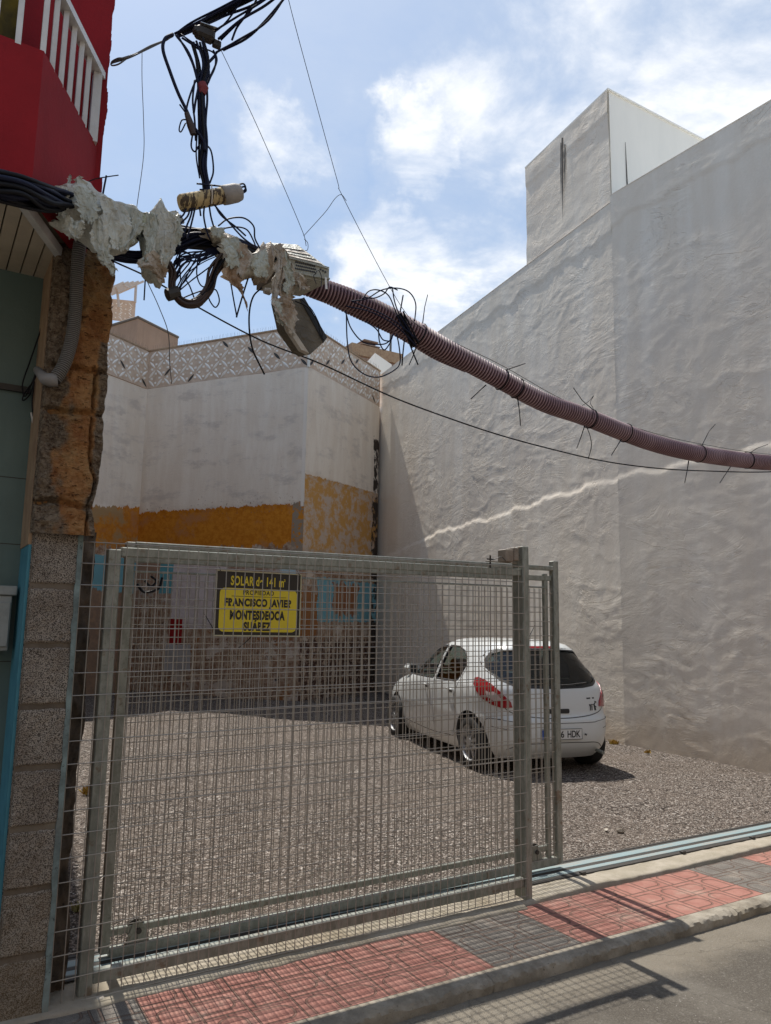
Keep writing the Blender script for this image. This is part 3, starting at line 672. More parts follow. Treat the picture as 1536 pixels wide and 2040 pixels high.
# tiled ground floor and reveal
mb = MB(); mb.box((-4, DY-FY, -.15), (.425, DY-FY+.2, 3.36)); 
mb.build('ground_floor_wall', GREENTILE, rb)
mb = MB()
for z_ in (2.32, 2.0, 1.45, .9): mb.box((-4, DY-FY-.0015, z_), (.42, DY-FY+.01, z_+.004))
mb.box((-4, DY-FY-.02, 2.745), (.40, DY-FY+.01, 2.775)); mb.build('tile_joint', DARKSTEEL, rb)
mb = MB(); mb.box((-.3, DY-FY-.02, 2.9), (.145, DY-FY-.003, 3.25)); mb.build('door_sign_board', mat("pale_yellow", color=(.55, .47, .25), rough=.7), rb)
mb = MB(); q = loc((0, 0, 0)); mb.box((.422, .012, -.12), (.4345, .30, 1.98)); 
mb.build('blue_reveal', BLUEP, rb)
mb = MB(); mb.box((.418, .012, 1.98), (.4335, .30, 3.36)); mb.build('tan_reveal', TANP, rb)
# balcony (plan with a chamfered corner)
ZB, ZT_ = 3.39, 3.97
plan = [(-4, 3.17-FY), (.257, 3.20-FY), (.585, 3.752-FY), (.585, .0), (-4, .0)]
plan = [(-4, -.58), (.257, -.55), (.575, .0), (-4, 0.0)]
mb = MB(); mb.prism([(-4, -.58), (.257, -.55), (.575, .0), (.50, .0), (.225, -.48), (-4, -.51)], ZB, ZT_); mb.build('balcony_parapet', RED, rb)
mb = MB(); mb.prism([(-4, -.50), (.22, -.47), (.49, -.002), (-4, -.002)], 3.42, 3.50); mb.build('balcony_floor', CONC, rb)
# soffit boards + trim
mb = MB(); x = .20
pts_soff = lambda x: -.5 if x < .2 else None
for k in range(22):
    x1_ = .43-.062*k; x0_ = x1_-.056
    def yf(xx): return max(-.50, -.45 + (xx-.235)*1.90)
    ya, yb2 = yf(x0_)+.01, yf(x1_)+.01
    mb.extr([(x0_, min(ya, .28), 3.352), (x1_, min(yb2, .28), 3.352), (x1_, .30, 3.352), (x0_, .30, 3.352)], (0, 0, .02))
mb.build('soffit_boards', CREAM, rb)
mb = MB(); mb.prism([(-4, -.5), (.215, -.44), (.445, -.005), (.432, .30), (-4, .30)], 3.374, 3.388); mb.build('soffit_backing', DARKSTEEL, rb)
mb = MB(); mb.extr([(.235, -.46, 3.335), (.462, -.02, 3.335), (.436, .0, 3.335), (.205, -.45, 3.335)], (0, 0, .045)); mb.extr([(-4, -.53, 3.335), (.235, -.475, 3.335), (.235, -.445, 3.335), (-4, -.49, 3.335)], (0, 0, .045)); mb.build('soffit_trim', WHITEP, rb)
# railing
RL = [Vector((-2.5, -.565, 0)), Vector((.245, -.54, 0)), Vector((.565, .0, 0))]
mb = MB(); HZ = 4.33
for a, c_ in ((RL[0], RL[1]), (RL[1], RL[2])):
    dd = (c_-a).normalized(); nn = Vector((-dd.y, dd.x, 0))*.025
    mb.extr([a-nn+Vector((0, 0, HZ)), c_-nn+Vector((0, 0, HZ)), c_+nn+Vector((0, 0, HZ)), a+nn+Vector((0, 0, HZ))], (0, 0, .035))
mb.build('handrail', WHITEP, rb)
Lc = (RL[2]-RL[1]).length; dd = (RL[2]-RL[1]).normalized()
posl = [RL[1]+dd*(.02+k*.092) for k in range(6)] + [RL[1]-Vector((1, 0, 0))*(.085*k) for k in range(1, 8)]
for q in posl:
    mb = MB(); mb.box((q.x-.011, q.y-.011, ZT_-.01), (q.x+.011, q.y+.011, HZ)); mb.build('baluster', WHITEP, rb)
mb = MB(); q = RL[2]-dd*.035; mb.box((q.x-.02, q.y-.02, ZT_-.01), (q.x+.02, q.y+.02, HZ-.002)); mb.build('rail_post', WHITEP, rb)
# yellow-green curtain behind the railing
us = np.linspace(0, 1, 60); vs = np.linspace(0, 1, 30); U, V = np.meshgrid(us, vs, indexing='ij')
P = np.stack([-1.2+1.42*U, 3.36+.0*U+.05*np.sin(U*40+V*3)*(.3+V) + (fbm(U*6, V*6, 5)-.5)*.1, 3.86+.9*V], -1)
P[..., 0] = -1.0+1.17*U
tag(grid_obj('curtain', P, YELLOW), label='mottled yellow-green cloth hanging behind the white balcony railing', cat='curtain')

# unseen house added behind the viewer to block sky and bounce light on the facade
oh = empty('added_opposite_house', (4, -5.2, 0), label='unseen beige house front added across the street to block and bounce light', cat='house')
OPM = mat('dull_brown_render', f_paint((.42, .35, .28), (.48, .41, .34), .6), spec=.1)
mb = MB(); mb.box((-20, -6, -.3), (22, 0, 7.5)); mb.build('wall', OPM, oh)
for k in range(9):
    for z0, z1 in ((.9, 2.3), (4.2, 5.6)):
        mb = MB(); mb.box((-17+k*4.2, -.01, z0), (-15.8+k*4.2, .05, z1), bev=.01); mb.build('window', DARKSTEEL, oh)
# meter box
METERM = mat('meter_grey', f_paint((.36, .37, .35), (.28, .29, .27), 12, .6))
p0 = onY(0, 1178, 3.93); p1 = onY(20, 1297, 3.93)
mbx = empty('meter_box', (p1.x-.1, 4.05, p1.z), label='small pale grey utility box fixed to the green tiled wall', cat='utility box')
mb = MB(); mb.box((-.26, -.12, 0), (.09, -.001, .25), bev=.004); mb.build('case', METERM, mbx)
mb = MB(); mb.box((-.24, -.132, .02), (.085, -.121, .22), bev=.003); mb.build('door', METERM, mbx)
mb = MB(); mb.box((-.28, -.13, .252), (.108, -.001, .295), bev=.004); mb.build('lid', METERM, mbx)

# ------------------------------------------------------------------ stone pillar (real relief)
sp = empty('stone_pillar', (.57, FY, 2.05), label='crumbling brown stone pillar with cracks above the cinder blocks', cat='pillar')
us = np.arange(0, .2801, .0045); vs = np.arange(-.02, 1.41, .0042); U, V = np.meshgrid(us, vs, indexing='ij')
x = U/.28
rows = [0.0, .12, .56, .77, 1.56]    # joints between the courses
J = np.zeros_like(U)
jn = (fbm(U*9, V*3, 17, 4)-.5)*.07
for r_ in rows[1:-1]: J = np.maximum(J, 1-sstep(np.abs(V-r_-jn), .003, .020))
vj = .225 + (fbm(U*0+3, V*5, 31, 4)-.5)*.06 - .02*sstep(V, .5, 1.2)
J = np.maximum(J, (1-sstep(np.abs(U-vj), .002, .008))*(V < .78))
hole = np.exp(-(((U-.06)/.028)**2 + ((V-.50)/.10)**2)*.9)
lump = fbm(U*13, V*9, 41, 3, .55)*.035 + (1-np.abs(2*fbm(U*15+V*4, V*13, 51, 4, .6)-1))*.034 + (fbm(U*60, V*60, 58, 3, .6)-.5)*.010
D = lump + .012*sstep(x, .30, .5) - J*.04 - hole*.055
D -= .028*(sstep(V, .80, .9))*(1-sstep(V, 1.3, 1.36))*sstep(fbm(U*7, V*5, 61, 3), .4, .6)
D *= sstep(U, 0, .012)
edgew = (fbm(V*7, V*0+5, 71, 4)-.5)*.05
XX = .42 + U + edgew*sstep(x, .5, 1) + .012*sstep(V, .9, 1.3)*x - .05*sstep(V, 1.28, 1.4)*x
D = D*1.0 - .16*sstep(x, .93, 1.0)
D -= .06*sstep(V, 1.30, 1.4)
P = np.stack([XX-.57, -D, V+.0], -1)
P[..., 2] += (fbm(U*12, U*0, 81, 3)-.5)*.03*(V > 1.35)
o = grid_obj('stone_face', P, STONE, sp)
mort = np.clip((1-sstep(x+(fbm(U*14, V*9, 91, 4)-.5)*.45, .30, .42)) + sstep(x+(fbm(U*14, V*9, 95, 4)-.5)*.2, .80, .86)*(V < .9), 0, 1)
at = o.data.attributes.new('mortar', 'FLOAT', 'POINT'); at.data.foreach_set('value', mort.ravel().astype(np.float32))
mb = MB(); mb.box((-.13, .01, 0), (.11, .30, 1.33)); oc = mb.build('core', STONE, sp)
# block pillar: six courses with mortar
bp = empty('block_pillar', (.54, FY, -.1), label='bare grey cinder-block pillar under the brown stone, fence fixed to its right side', cat='pillar')
joints = [-.12, .242, .517, .761, 1.011, 1.27, 1.536, 1.796, 2.055]
joints = [-.12, -.01, .242, .51, .761, 1.011, 1.27, 1.536, 1.796, 2.055]
for k in range(len(joints)-1):
    z0, z1 = joints[k]+.006, joints[k+1]-.006
    us = np.linspace(0, .206, 42); vs = np.linspace(z0, z1, 44); U, V = np.meshgrid(us, vs, indexing='ij')
    e = np.minimum(np.minimum(U, .206-U), np.minimum(V-z0, z1-V)); D = (fbm(U*22, V*22, 7*k, 4)-.5)*.012 + (fbm(U*60, V*60, 9*k, 2)-.5)*.006 - .016*(1-sstep(e, 0, .012))
    P = np.stack([.434+U-.54, -D-.012, V+.1], -1); grid_obj('cinder_block', P, BLOCK, bp)
mb = MB(); mb.box((-.103, -.004, -.02), (.098, .26, 2.14)); mb.build('mortar_core', mat("mortar", f_conc((.11, .085, .062), (.17, .135, .10)), rough=.95), bp)
# blueish plaster edge on the right side
us = np.arange(-.02, 2.16, .008); mb = MB(); rr_ = fbm(us*14, us*0, 55, 4)
for i in range(len(us)-1): mb.box((.090-.012*rr_[i], -.018, us[i]), (.106, .06, us[i+1]))
mb.build('painted_edge', mat("flaking_blue", f_conc((.12, .15, .145), (.24, .31, .30), (.17, .14, .11), .9, 40), rough=.95), bp)
# rubble wall end behind
us = np.arange(0, .16, .01); vs = np.arange(0, 2.1, .01); U, V = np.meshgrid(us, vs, indexing='ij')
D = fbm(U*14, V*10, 66, 5, .6)*.08
P = np.stack([.645+U*(.45+.25*fbm(V*4, V*0, 67, 4)) , FY+.17-D+U*.2, V-.02], -1)
o = grid_obj('rubble_wall_end', P, mat("dark_rubble", f_conc((.055, .045, .036), (.13, .10, .075), (.17, .11, .06), .7, 40), rough=.97))
tag(o, label='dark rough rubble wall end between block pillar and fence post', cat='wall')

# ------------------------------------------------------------------ FENCE (fixed panel)
def wirepanel(mb, x0, x1, z0, z1, y, r=.0025, dx=.05, dz=.1, oz=0.0):
    k = x0
    while k <= x1+1e-6:
        mb.tube([(k, y, z0), (k + random.uniform(-.0015, .0015), y + random.uniform(-.002, .002), (z0+z1)/2), (k, y, z1)], r, 5, cap=True); k += dx
    z_ = z1 - oz
    while z_ >= z0-1e-6:
        mb.tube([(x0, y-r*2, z_), (x1, y-r*2, z_)], r, 5); z_ -= dz
FX0 = .655; fy = 3.78
fe = empty('wire_fence', (FX0, fy, 0), label='fixed galvanised wire mesh fence panel standing on the pavement edge', cat='fence')
def SH(x): return .0125*(x-.65)          # the fence rises slightly with the street
mb = MB(); wirepanel(mb, 0, 2.70, .005, 2.01, 0)
mb.v = [(a, b_, c_ + .0115*a) for a, b_, c_ in mb.v]; mb.build('mesh_panel', WIRE, fe, fix=False)
def rail(name, x0, x1, z, h, y, d=.04, M=GALV, parent=fe, ox=FX0, oy=fy, sl=.0115):
    mb = MB(); mb.box((x0-ox, y-oy, z), (x1-ox, y-oy+d, z+h), bev=.004)
    mb.v = [(a, b_, c_+sl*(a)) for a, b_, c_ in mb.v]; return mb.build(name, M, parent)
rail('post', .775, .835, 0.0, 1.985, 3.80, .06)
rail('top_rail', .8352, 3.3485, 1.952, .045, 3.80)
rail('bottom_rail', .8352, 3.3485, .052, .055, 3.80)
mb = MB(); mb.box((2.694, .008, 0), (2.748, .115, 2.175), bev=.004); mb.build('end_post', GALV, fe)
# lock catch at post top
cp = onY(1012, 1112, 3.80); lk = empty('gate_catch', (cp.x, cp.y, 2.04), label='rusty grey steel gate catch box on top of the fence end post', cat='gate catch')
CATCH = mat("catch_steel", f_conc((.17, .14, .11), (.30, .26, .21), (.22, .13, .08), .3), rough=.6)
mb = MB(); mb.box((-.045, -.03, .025), (.022, .05, .105), bev=.005); mb.box((.0245, -.03, .035), (.068, .05, .12), bev=.005); mb.build('case', CATCH, lk)
mb = MB(); mb.box((-.16, -.01, .02), (.066, .03, .0235)); mb.build('tongue', CATCH, lk)
mb = MB(); mb.tube([(-.145, 0, -.02), (-.145, 0, .06)], .006, 6).tube([(-.17, .0, .035), (-.12, 0, .035)], .005, 6).tube(spline([(-.05, -.035, .03), (-.09, -.04, .05), (-.14, -.03, .03)], 5), .003, 5); mb.build('bolt', DARKSTEEL, lk)

# ------------------------------------------------------------------ sliding GATE
GX0, gy = .93, 4.14
ga = empty('sliding_gate', (GX0, gy, 0), label='galvanised sliding mesh gate on wheels, slid open behind the wire fence', cat='gate')
def gr(name, x0, x1, z0, z1, y0=-.02, y1=.02, sl=.0115, M=GALV):
    mb = MB(); mb.box((x0-GX0, y0, z0), (x1-GX0, y1, z1), bev=.004)
    if sl: mb.v = [(a, b_, c_+sl*a) for a, b_, c_ in mb.v]
    return mb.build(name, M, ga)
gr('stile', .93, .975, .045, 2.06, -.02, .03)
gr('stile', 3.935, 3.985, .02, 2.10, -.02, .03)
gr('inner_stile', 3.862, 3.90, .03, 2.005, .002, .03)
gr('top_rail', .9752, 3.9348, 2.03, 2.062, -.02, .03)
gr('inner_top_rail', .9752, 3.9348, 1.955, 1.99, .0, .03)
gr('track_bar', .9752, 3.8618, 1.90, 1.912, -.01, .0)
gr('bottom_rail', .9752, 3.9348, .015, .065, -.02, .03)
gr('inner_bottom_rail', .9752, 3.8618, .115, .15, .0, .03)
mb = MB(); wirepanel(mb, .03, 2.99, .05, 1.895, -.012, oz=.03); mb.v = [(a, b_, c_+.0115*a) for a, b_, c_ in mb.v]; mb.build('mesh_panel', WIRE, ga, fix=False)
mb = MB(); wirepanel(mb, .062, 2.96, .06, 1.90, .034, oz=.07); mb.v = [(a, b_, c_+.0115*a) for a, b_, c_ in mb.v]; mb.build('mesh_panel', WIRE, ga, fix=False)
for xw in (3.74, 1.10):
    zc = .10 + .0115*(xw-GX0)
    mb = MB(); n_ = 20; R_ = .045
    mb.tube([(xw-GX0, .004, zc+.03), (xw-GX0, .03, zc+.03)], R_, 20); wq = mb.build('wheel', DARKSTEEL, ga)
    mb = MB(); mb.extr([(xw-GX0-.055, -.008, zc-.04), (xw-GX0+.07, -.008, zc-.04), (xw-GX0+.05, -.008, zc+.03), (xw-GX0+.02, -.008, zc+.065), (xw-GX0-.015, -.008, zc+.06), (xw-GX0-.035, -.008, zc+.01)], (0, .008, 0)); mb.build('wheel_bracket', GALV, ga)
    mb = MB(); mb.tube([(xw-GX0+.012, -.02, zc+.022), (xw-GX0+.012, .0, zc+.022)], .014, 10); mb.build('axle', DARKSTEEL, ga)
for xw in (3.10, 3.66):
    mb = MB(); zz_ = .025; mb.extr([(xw-GX0-.06, -.015, zz_), (xw-GX0+.06, -.015, zz_), (xw-GX0+.045, -.015, zz_-.05), (xw-GX0-.045, -.015, zz_-.05)], (0, .03, 0)); mb.build('guide_foot', DARKSTEEL, ga)
mb = MB(); pts = []
mb.tube(spline([(.06, -.03, 1.84), (.10, -.04, 1.80), (.17, -.04, 1.82), (.19, -.03, 1.88)], 5), .007, 6); mb.tube(spline([(.10, -.03, 1.86), (.13, -.04, 1.83), (.16, -.03, 1.86), (.13, -.03, 1.885)], 5), .006, 6)
mb.build('chain_loop', BLACKC, ga)

# gate track: long steel beams with pale blue paint
tr = empty('gate_track', (1, 4.05, 0), label='long pale blue steel gate track laid along the edge of the gravel lot', cat='rail')
def tb(name, y0, y1, z0, z1, M, x0=-.35, x1=9.5):
    mb = MB(); mb.box((x0, y0-4.05, z0), (x1, y1-4.05, z1), bev=.002); mb.build(name, M, tr)
tb('beam', 4.118, 4.19, .016, .024, BLUESTEEL); tb('gap_shade_strip', 4.074, 4.116, .014, .022, DARKSTEEL)  # flat dark strips between and beside the beams stand in for shaded gaps
tb('beam', 4.022, 4.072, .016, .024, BLUESTEEL); tb('angle_edge', 4.225, 4.25, -.01, .024, DARKSTEEL); tb('back_shade_strip', 4.1902, 4.2248, -.01, .020, DARKSTEEL)
tb('front_shade_strip', 3.972, 4.020, .014, .021, DARKSTEEL)
for q in (3.02, 4.05, 4.9):
    mb = MB(); mb.box((q-.018, -.09, .012), (q+.018, -.055, .034), bev=.003); mb.build('clip', DARKSTEEL, tr)

# ------------------------------------------------------------------ SIGN
SX0, SX1, SZ0, SZ1, SY = 1.335, 1.808, 1.586, 1.914, 3.86
sg = empty('property_sign', ((SX0+SX1)/2, SY, (SZ0+SZ1)/2), label='black and yellow plot sign tied behind the wire fence', cat='sign')
SW, SHt = SX1-SX0, SZ1-SZ0
SBLK = mat("sign_black", color=(.018, .015, .014), rough=.35); SYEL = mat("sign_yellow", color=(.72, .56, .03), rough=.4)
mb = MB(); mb.box((-SW/2, 0, -SHt/2), (SW/2, .004, SHt/2)); mb.build('board', SBLK, sg)
mb = MB()
for a, b_ in (((-SW/2-.006, -.003, -SHt/2-.006), (SW/2+.006, .006, -SHt/2)), ((-SW/2-.006, -.003, SHt/2), (SW/2+.006, .006, SHt/2+.006)), ((-SW/2-.006, -.003, -SHt/2+.0005), (-SW/2, .006, SHt/2-.0005)), ((SW/2, -.003, -SHt/2+.0005), (SW/2+.006, .006, SHt/2-.0005))): mb.box(a, b_)
mb.build('frame', mat("frame_cream", color=(.50, .46, .30), rough=.5), sg)
x0, x1, z0, z1, r = -SW/2+.018, SW/2-.018, -SHt/2+.017, SHt/2-.085, .028
ring = []
for cx_, cz_, a0 in ((x1-r, z1-r, 0), (x0+r, z1-r, 90), (x0+r, z0+r, 180), (x1-r, z0+r, 270)):
    for k in range(7): a = radians(a0+k*15); ring.append((cx_+r*cos(a), -.0015, cz_+r*sin(a)))
mb = MB(); mb.extr(ring, (0, .0012, 0)); mb.build('yellow_field', SYEL, sg)
def text(s, cx, cz, w_, h, M, parent, y=-.0022, name='lettering', bold=.02, space=.95, rot=None, ax='xz'):
    cu = bpy.data.curves.new('t', 'FONT'); cu.body = s; cu.size = 1; cu.offset = bold; cu.space_character = space; cu.align_x = 'LEFT'
    to = bpy.data.objects.new('t', cu); COL.objects.link(to); bpy.context.view_layer.update()
    me = bpy.data.meshes.new_from_object(to.evaluated_get(bpy.context.evaluated_depsgraph_get())); bpy.data.objects.remove(to)
    v = np.array([q.co[:] for q in me.vertices]); lo = v.min(0); hi = v.max(0)
    sx = w_/(hi[0]-lo[0]); sz = h/(hi[1]-lo[1])
    for q in me.vertices:
        a = (q.co.x-(lo[0]+hi[0])/2)*sx + cx; c_ = (q.co.y-(lo[1]+hi[1])/2)*sz + cz; q.co = (a, y, c_)
    me.materials.clear(); return link(name, me, M, parent)
text("SOLAR de 141 m", -.012, .118, .30, .050, SYEL, sg, y=-.0012, bold=.028, space=1.1); text("2", .142, .130, .010, .014, SYEL, sg, y=-.0012, bold=.03)
text("PROPIEDAD", -.005, .058, .175, .024, SBLK, sg, bold=.025, space=1.15)
mb = MB(); mb.box((-.155, -.0024, .036), (.155, -.0018, .0385)); mb.build('rule_line', SBLK, sg)
text("FRANCISCO JAVIER", 0, 0, .385, .054, SBLK, sg, bold=.06, space=1.1)
text("MONTESDEOCA", -.005, -.060, .31, .050, SBLK, sg, bold=.06, space=1.1)
text("SUÁREZ", -.005, -.113, .155, .058, SBLK, sg, bold=.06, space=1.1)
mb = MB(); mb.tube(spline([(-.23, .004, -.15), (-.25, .01, -.12), (-.29, .01, -.06)], 4), .0022, 5); mb.build('tie_wire', BLACKC, sg)
for pts in ([(-.03, .004, -.16), (-.05, .01, -.19), (-.10, .01, -.23)], [(-.225, -.01, .165), (-.223, 0, .175), (-.222, .01, .185)], [(.225, -.01, .165), (.223, 0, .175), (.222, .01, .185)]):
    mb = MB(); mb.tube(spline(pts, 4), .0022, 5); mb.build('tie_wire', BLACKC, sg)
# ------------------------------------------------------------------ CAR (five-door hatchback, seen from behind)
PAINT = mat("white_car_paint", color=(.66, .68, .67), rough=.28, spec=.5, coat=.6)
CDARK = mat("car_interior", color=(.09, .09, .085), rough=.8)
def f_glass(t, b): pass
GLASS = bpy.data.materials.new("tinted_glass"); GLASS.use_nodes = True; _t = NT(GLASS.node_tree)
_o = _t.nodes['Material Output']; _tr = _t.n('ShaderNodeBsdfTransparent'); _tr.inputs[0].default_value = (.62, .70, .66, 1)
_gl = _t.n('ShaderNodeBsdfGlossy'); _gl.inputs['Roughness'].default_value = .03; _gl.inputs[0].default_value = (.9, .9, .9, 1)
_fr = _t.n('ShaderNodeFresnel'); _fr.inputs[0].default_value = 1.55; _mx = _t.n('ShaderNodeMixShader')
_t.links.new(_fr.outputs[0], _mx.inputs[0]); _t.links.new(_tr.outputs[0], _mx.inputs[1]); _t.links.new(_gl.outputs[0], _mx.inputs[2]); _t.links.new(_mx.outputs[0], _o.inputs[0])
LRED = mat("red_lamp", color=(.30, .006, .012), rough=.12, coat=1); LCLR = mat("clear_lamp", color=(.55, .42, .40), rough=.15, coat=1)
RUB = mat("tyre_rubber", color=(.018, .017, .016), rough=.85); RIMM = mat("silver_hubcap", color=(.34, .34, .34), rough=.4, metal=.6)
BLKP = mat("black_plastic", color=(.02, .02, .02), rough=.5); SEAM = mat("panel_gap", color=(.09, .09, .085), rough=.8)
PLATE = mat("plate_white", color=(.68, .68, .66), rough=.4); PBLUE = mat("plate_blue", color=(.02, .09, .38), rough=.4)
def lerpt(tab, z):
    return float(np.interp(z, [a for a, _ in tab], [b for _, b in tab]))
WT = [(.17, .77), (.24, .815), (.35, .84), (.6, .862), (.85, .858), (.95, .838), (1.02, .80), (1.1, .768), (1.2, .725), (1.3, .672), (1.38, .618), (1.43, .56), (1.46, .49), (1.48, .38), (1.49, .2)]
XR = [(.17, .17), (.24, .09), (.32, .03), (.45, .0), (.60, .005), (.66, .045), (.8, .055), (.92, .075), (1.0, .115), (1.1, .18), (1.2, .25), (1.3, .325), (1.38, .375), (1.43, .43), (1.46, .55), (1.48, .80), (1.49, 1.1)]
XF = [(.17, 3.85), (.3, 3.97), (.45, 4.0), (.6, 3.97), (.72, 3.86), (.8, 3.68), (.88, 3.4), (.93, 3.12), (.97, 2.92), (1.1, 2.70), (1.2, 2.52), (1.3, 2.30), (1.38, 2.08), (1.43, 1.94), (1.46, 1.86), (1.48, 1.78), (1.49, 1.66)]
XC = 1.5
def sl_par(z, ins=0.0):
    pr = 5.0 if z < 1.0 else max(3.2, 5.0-(z-1.0)*4)
    return lerpt(WT, z)-ins, XC-lerpt(XR, z)-ins, lerpt(XF, z)-XC-ins, pr, 4.6, 3.0
def car_pt(phi, z, off=0.0):
    """phi: plan direction in degrees seen from (XC,0): 180 = rear, 90 = left side"""
    w_, ar, af, pr, q, pf = sl_par(z)
    c_, s_ = cos(radians(phi)), sin(radians(phi)); a = ar if c_ < 0 else af; p_ = pr if c_ < 0 else pf
    lo, hi = 0, 4
    for _ in range(34):
        r = (lo+hi)/2
        if (abs(r*c_)/a)**p_ + (abs(r*s_)/w_)**q > 1: hi = r
        else: lo = r
    return Vector((XC + c_*(lo+off), s_*(lo+off), z))
def y_at(x, z, off=0):
    w_, ar, af, pr, q, pf = sl_par(z); X_ = x-XC; a, p_ = (ar, pr) if X_ < 0 else (af, pf)
    v = 1-min(.999, (abs(X_)/a))**p_; return w_*max(v, .0)**(1/q) + off
def x_rear(y, z, off=0):
    w_, ar, af, pr, q, pf = sl_par(z); v = 1-min(.999, abs(y)/w_)**q; return XC - ar*v**(1/pr) - off
def side_map(off): return lambda u, z, s=1: Vector((u, s*y_at(u, z, off), z))
def rear_map(off): return lambda y, z: Vector((x_rear(y, z, off), y, z))
def body_shell():
    zs = [.17, .19, .22, .26, .30, .35, .40, .46, .52, .57, .60, .62, .64, .66, .70, .76, .82, .87, .91, .93, .95, .97, 1.0, 1.04, 1.08, 1.13, 1.18, 1.23, 1.28, 1.33, 1.38, 1.405, 1.43, 1.447, 1.46, 1.471, 1.48, 1.486, 1.49]
    phis = list(np.linspace(0, 180, 90))
    phis = sorted(set([round(p_, 3) for p_ in list(np.linspace(0, 15, 10)) + list(np.linspace(15, 130, 36)) + list(np.linspace(130, 162, 40)) + list(np.linspace(162, 180, 8))]))
    ph = phis + [360-p_ for p_ in phis[::-1] if 0 < p_ < 180]
    def lay(ins, z0, z1, flip, mi):
        vs = []; n_ = len(ph); rows_ = [z for z in zs if z0 <= z <= z1]
        for z in rows_:
            for f_ in ph:
                p_ = car_pt(f_, z, -ins); vs.append(p_)
        fs = []
        for i in range(len(rows_)-1):
            for k in range(n_):
                q = (i*n_+k, i*n_+(k+1) % n_, (i+1)*n_+(k+1) % n_, (i+1)*n_+k); fs.append(q[::-1] if flip else q)
        for i, r_ in ((0, True), (len(rows_)-1, False)):
            c_ = len(vs); base = [vs[i*n_+k] for k in range(n_)]; vs.append(Vector((XC+.2, 0, base[0].z + (.003 if not r_ else 0))))
            for k in range(n_):
                q = (i*n_+k, i*n_+(k+1) % n_, c_); q = q[::-1] if r_ else q; fs.append(q[::-1] if flip else q)
        return vs, fs
    mb = MB(); v, f_ = lay(0, .17, 1.49, False, 0); mb.add(v, f_, 0); v, f_ = lay(.035, .35, 1.43, True, 1); mb.add(v, f_, 1)
    me = bpy.data.meshes.new('b'); me.from_pydata([tuple(v) for v in mb.v], [], mb.f); me.polygons.foreach_set('material_index', mb.mi)
    me.materials.append(PAINT); me.materials.append(CDARK); return me
def bool_cut(me, cutters):
    o = bpy.data.objects.new('b', me); COL.objects.link(o); tmp = []
    for c_ in cutters:
        cm = bpy.data.meshes.new('c'); cm.from_pydata([tuple(v) for v in c_.v], [], c_.f)
        bm = bmesh.new(); bm.from_mesh(cm); bmesh.ops.recalc_face_normals(bm, faces=bm.faces); bm.to_mesh(cm); bm.free()
        cm.materials.append(CDARK)
        co = bpy.data.objects.new('c', cm); COL.objects.link(co); tmp.append(co)
        md = o.modifiers.new('x', 'BOOLEAN'); md.operation = 'DIFFERENCE'; md.solver = 'EXACT'; md.object = co
    bpy.context.view_layer.update()
    r = bpy.data.meshes.new_from_object(o.evaluated_get(bpy.context.evaluated_depsgraph_get()))
    for q in tmp+[o]: bpy.data.objects.remove(q)
    return r
WB_, XRW = 2.51, .635
front_glass = [(1.70, .965), (2.58, .955), (2.84, .975), (2.78, 1.01), (2.42, 1.20), (2.1, 1.325), (1.9, 1.368), (1.68, 1.385)]
rear_glass = [(1.61, .965), (1.60, 1.385), (1.36, 1.38), (1.12, 1.33), (.96, 1.24), (.91, 1.16), (.98, 1.0), (1.02, .97)]
hatch_glass = [(0, .955), (.36, .965), (.52, .985), (.63, 1.035), (.68, 1.12), (.685, 1.165), (.65, 1.25), (.58, 1.335), (.50, 1.365), (.25, 1.38), (0, 1.383)]
hatch_full = hatch_glass + [(-y, z) for y, z in hatch_glass[::-1][1:-1]]
wind_glass = [(0, .985), (.45, .985), (.66, 1.0), (.66, 1.08), (.58, 1.25), (.50, 1.36), (0, 1.385)]
wind_full = wind_glass + [(-y, z) for y, z in wind_glass[::-1][1:-1]]
cut = []
for g in (front_glass, rear_glass):
    for s in (1, -1):
        c_ = MB(); c_.extr([(x, s*.35, z) for x, z in g], (0, s*.8, 0)); cut.append(c_)
c_ = MB(); c_.extr([(-.2, y, z) for y, z in hatch_full], (1.02, 0, 0)); cut.append(c_)
c_ = MB(); c_.extr([(1.95, y, z) for y, z in wind_full], (1.2, 0, 0)); cut.append(c_)
for xw in (XRW, XRW+WB_):
    for s in (1, -1):
        c_ = MB(); c_.tube([(xw, s*.58, .315), (xw, s*1.2, .315)], .345, 40); cut.append(c_)
body = bool_cut(body_shell(), cut)
car = empty('parked_car', (0, 0, 0), label='white five-door hatchback car parked on the gravel behind the gate', cat='car')
bo = link('body', body, [], car)
bo.data.polygons.foreach_set('use_smooth', [True]*len(bo.data.polygons))
try: bo.data.set_sharp_from_angle(angle=radians(32))
except Exception as ex: print(ex)
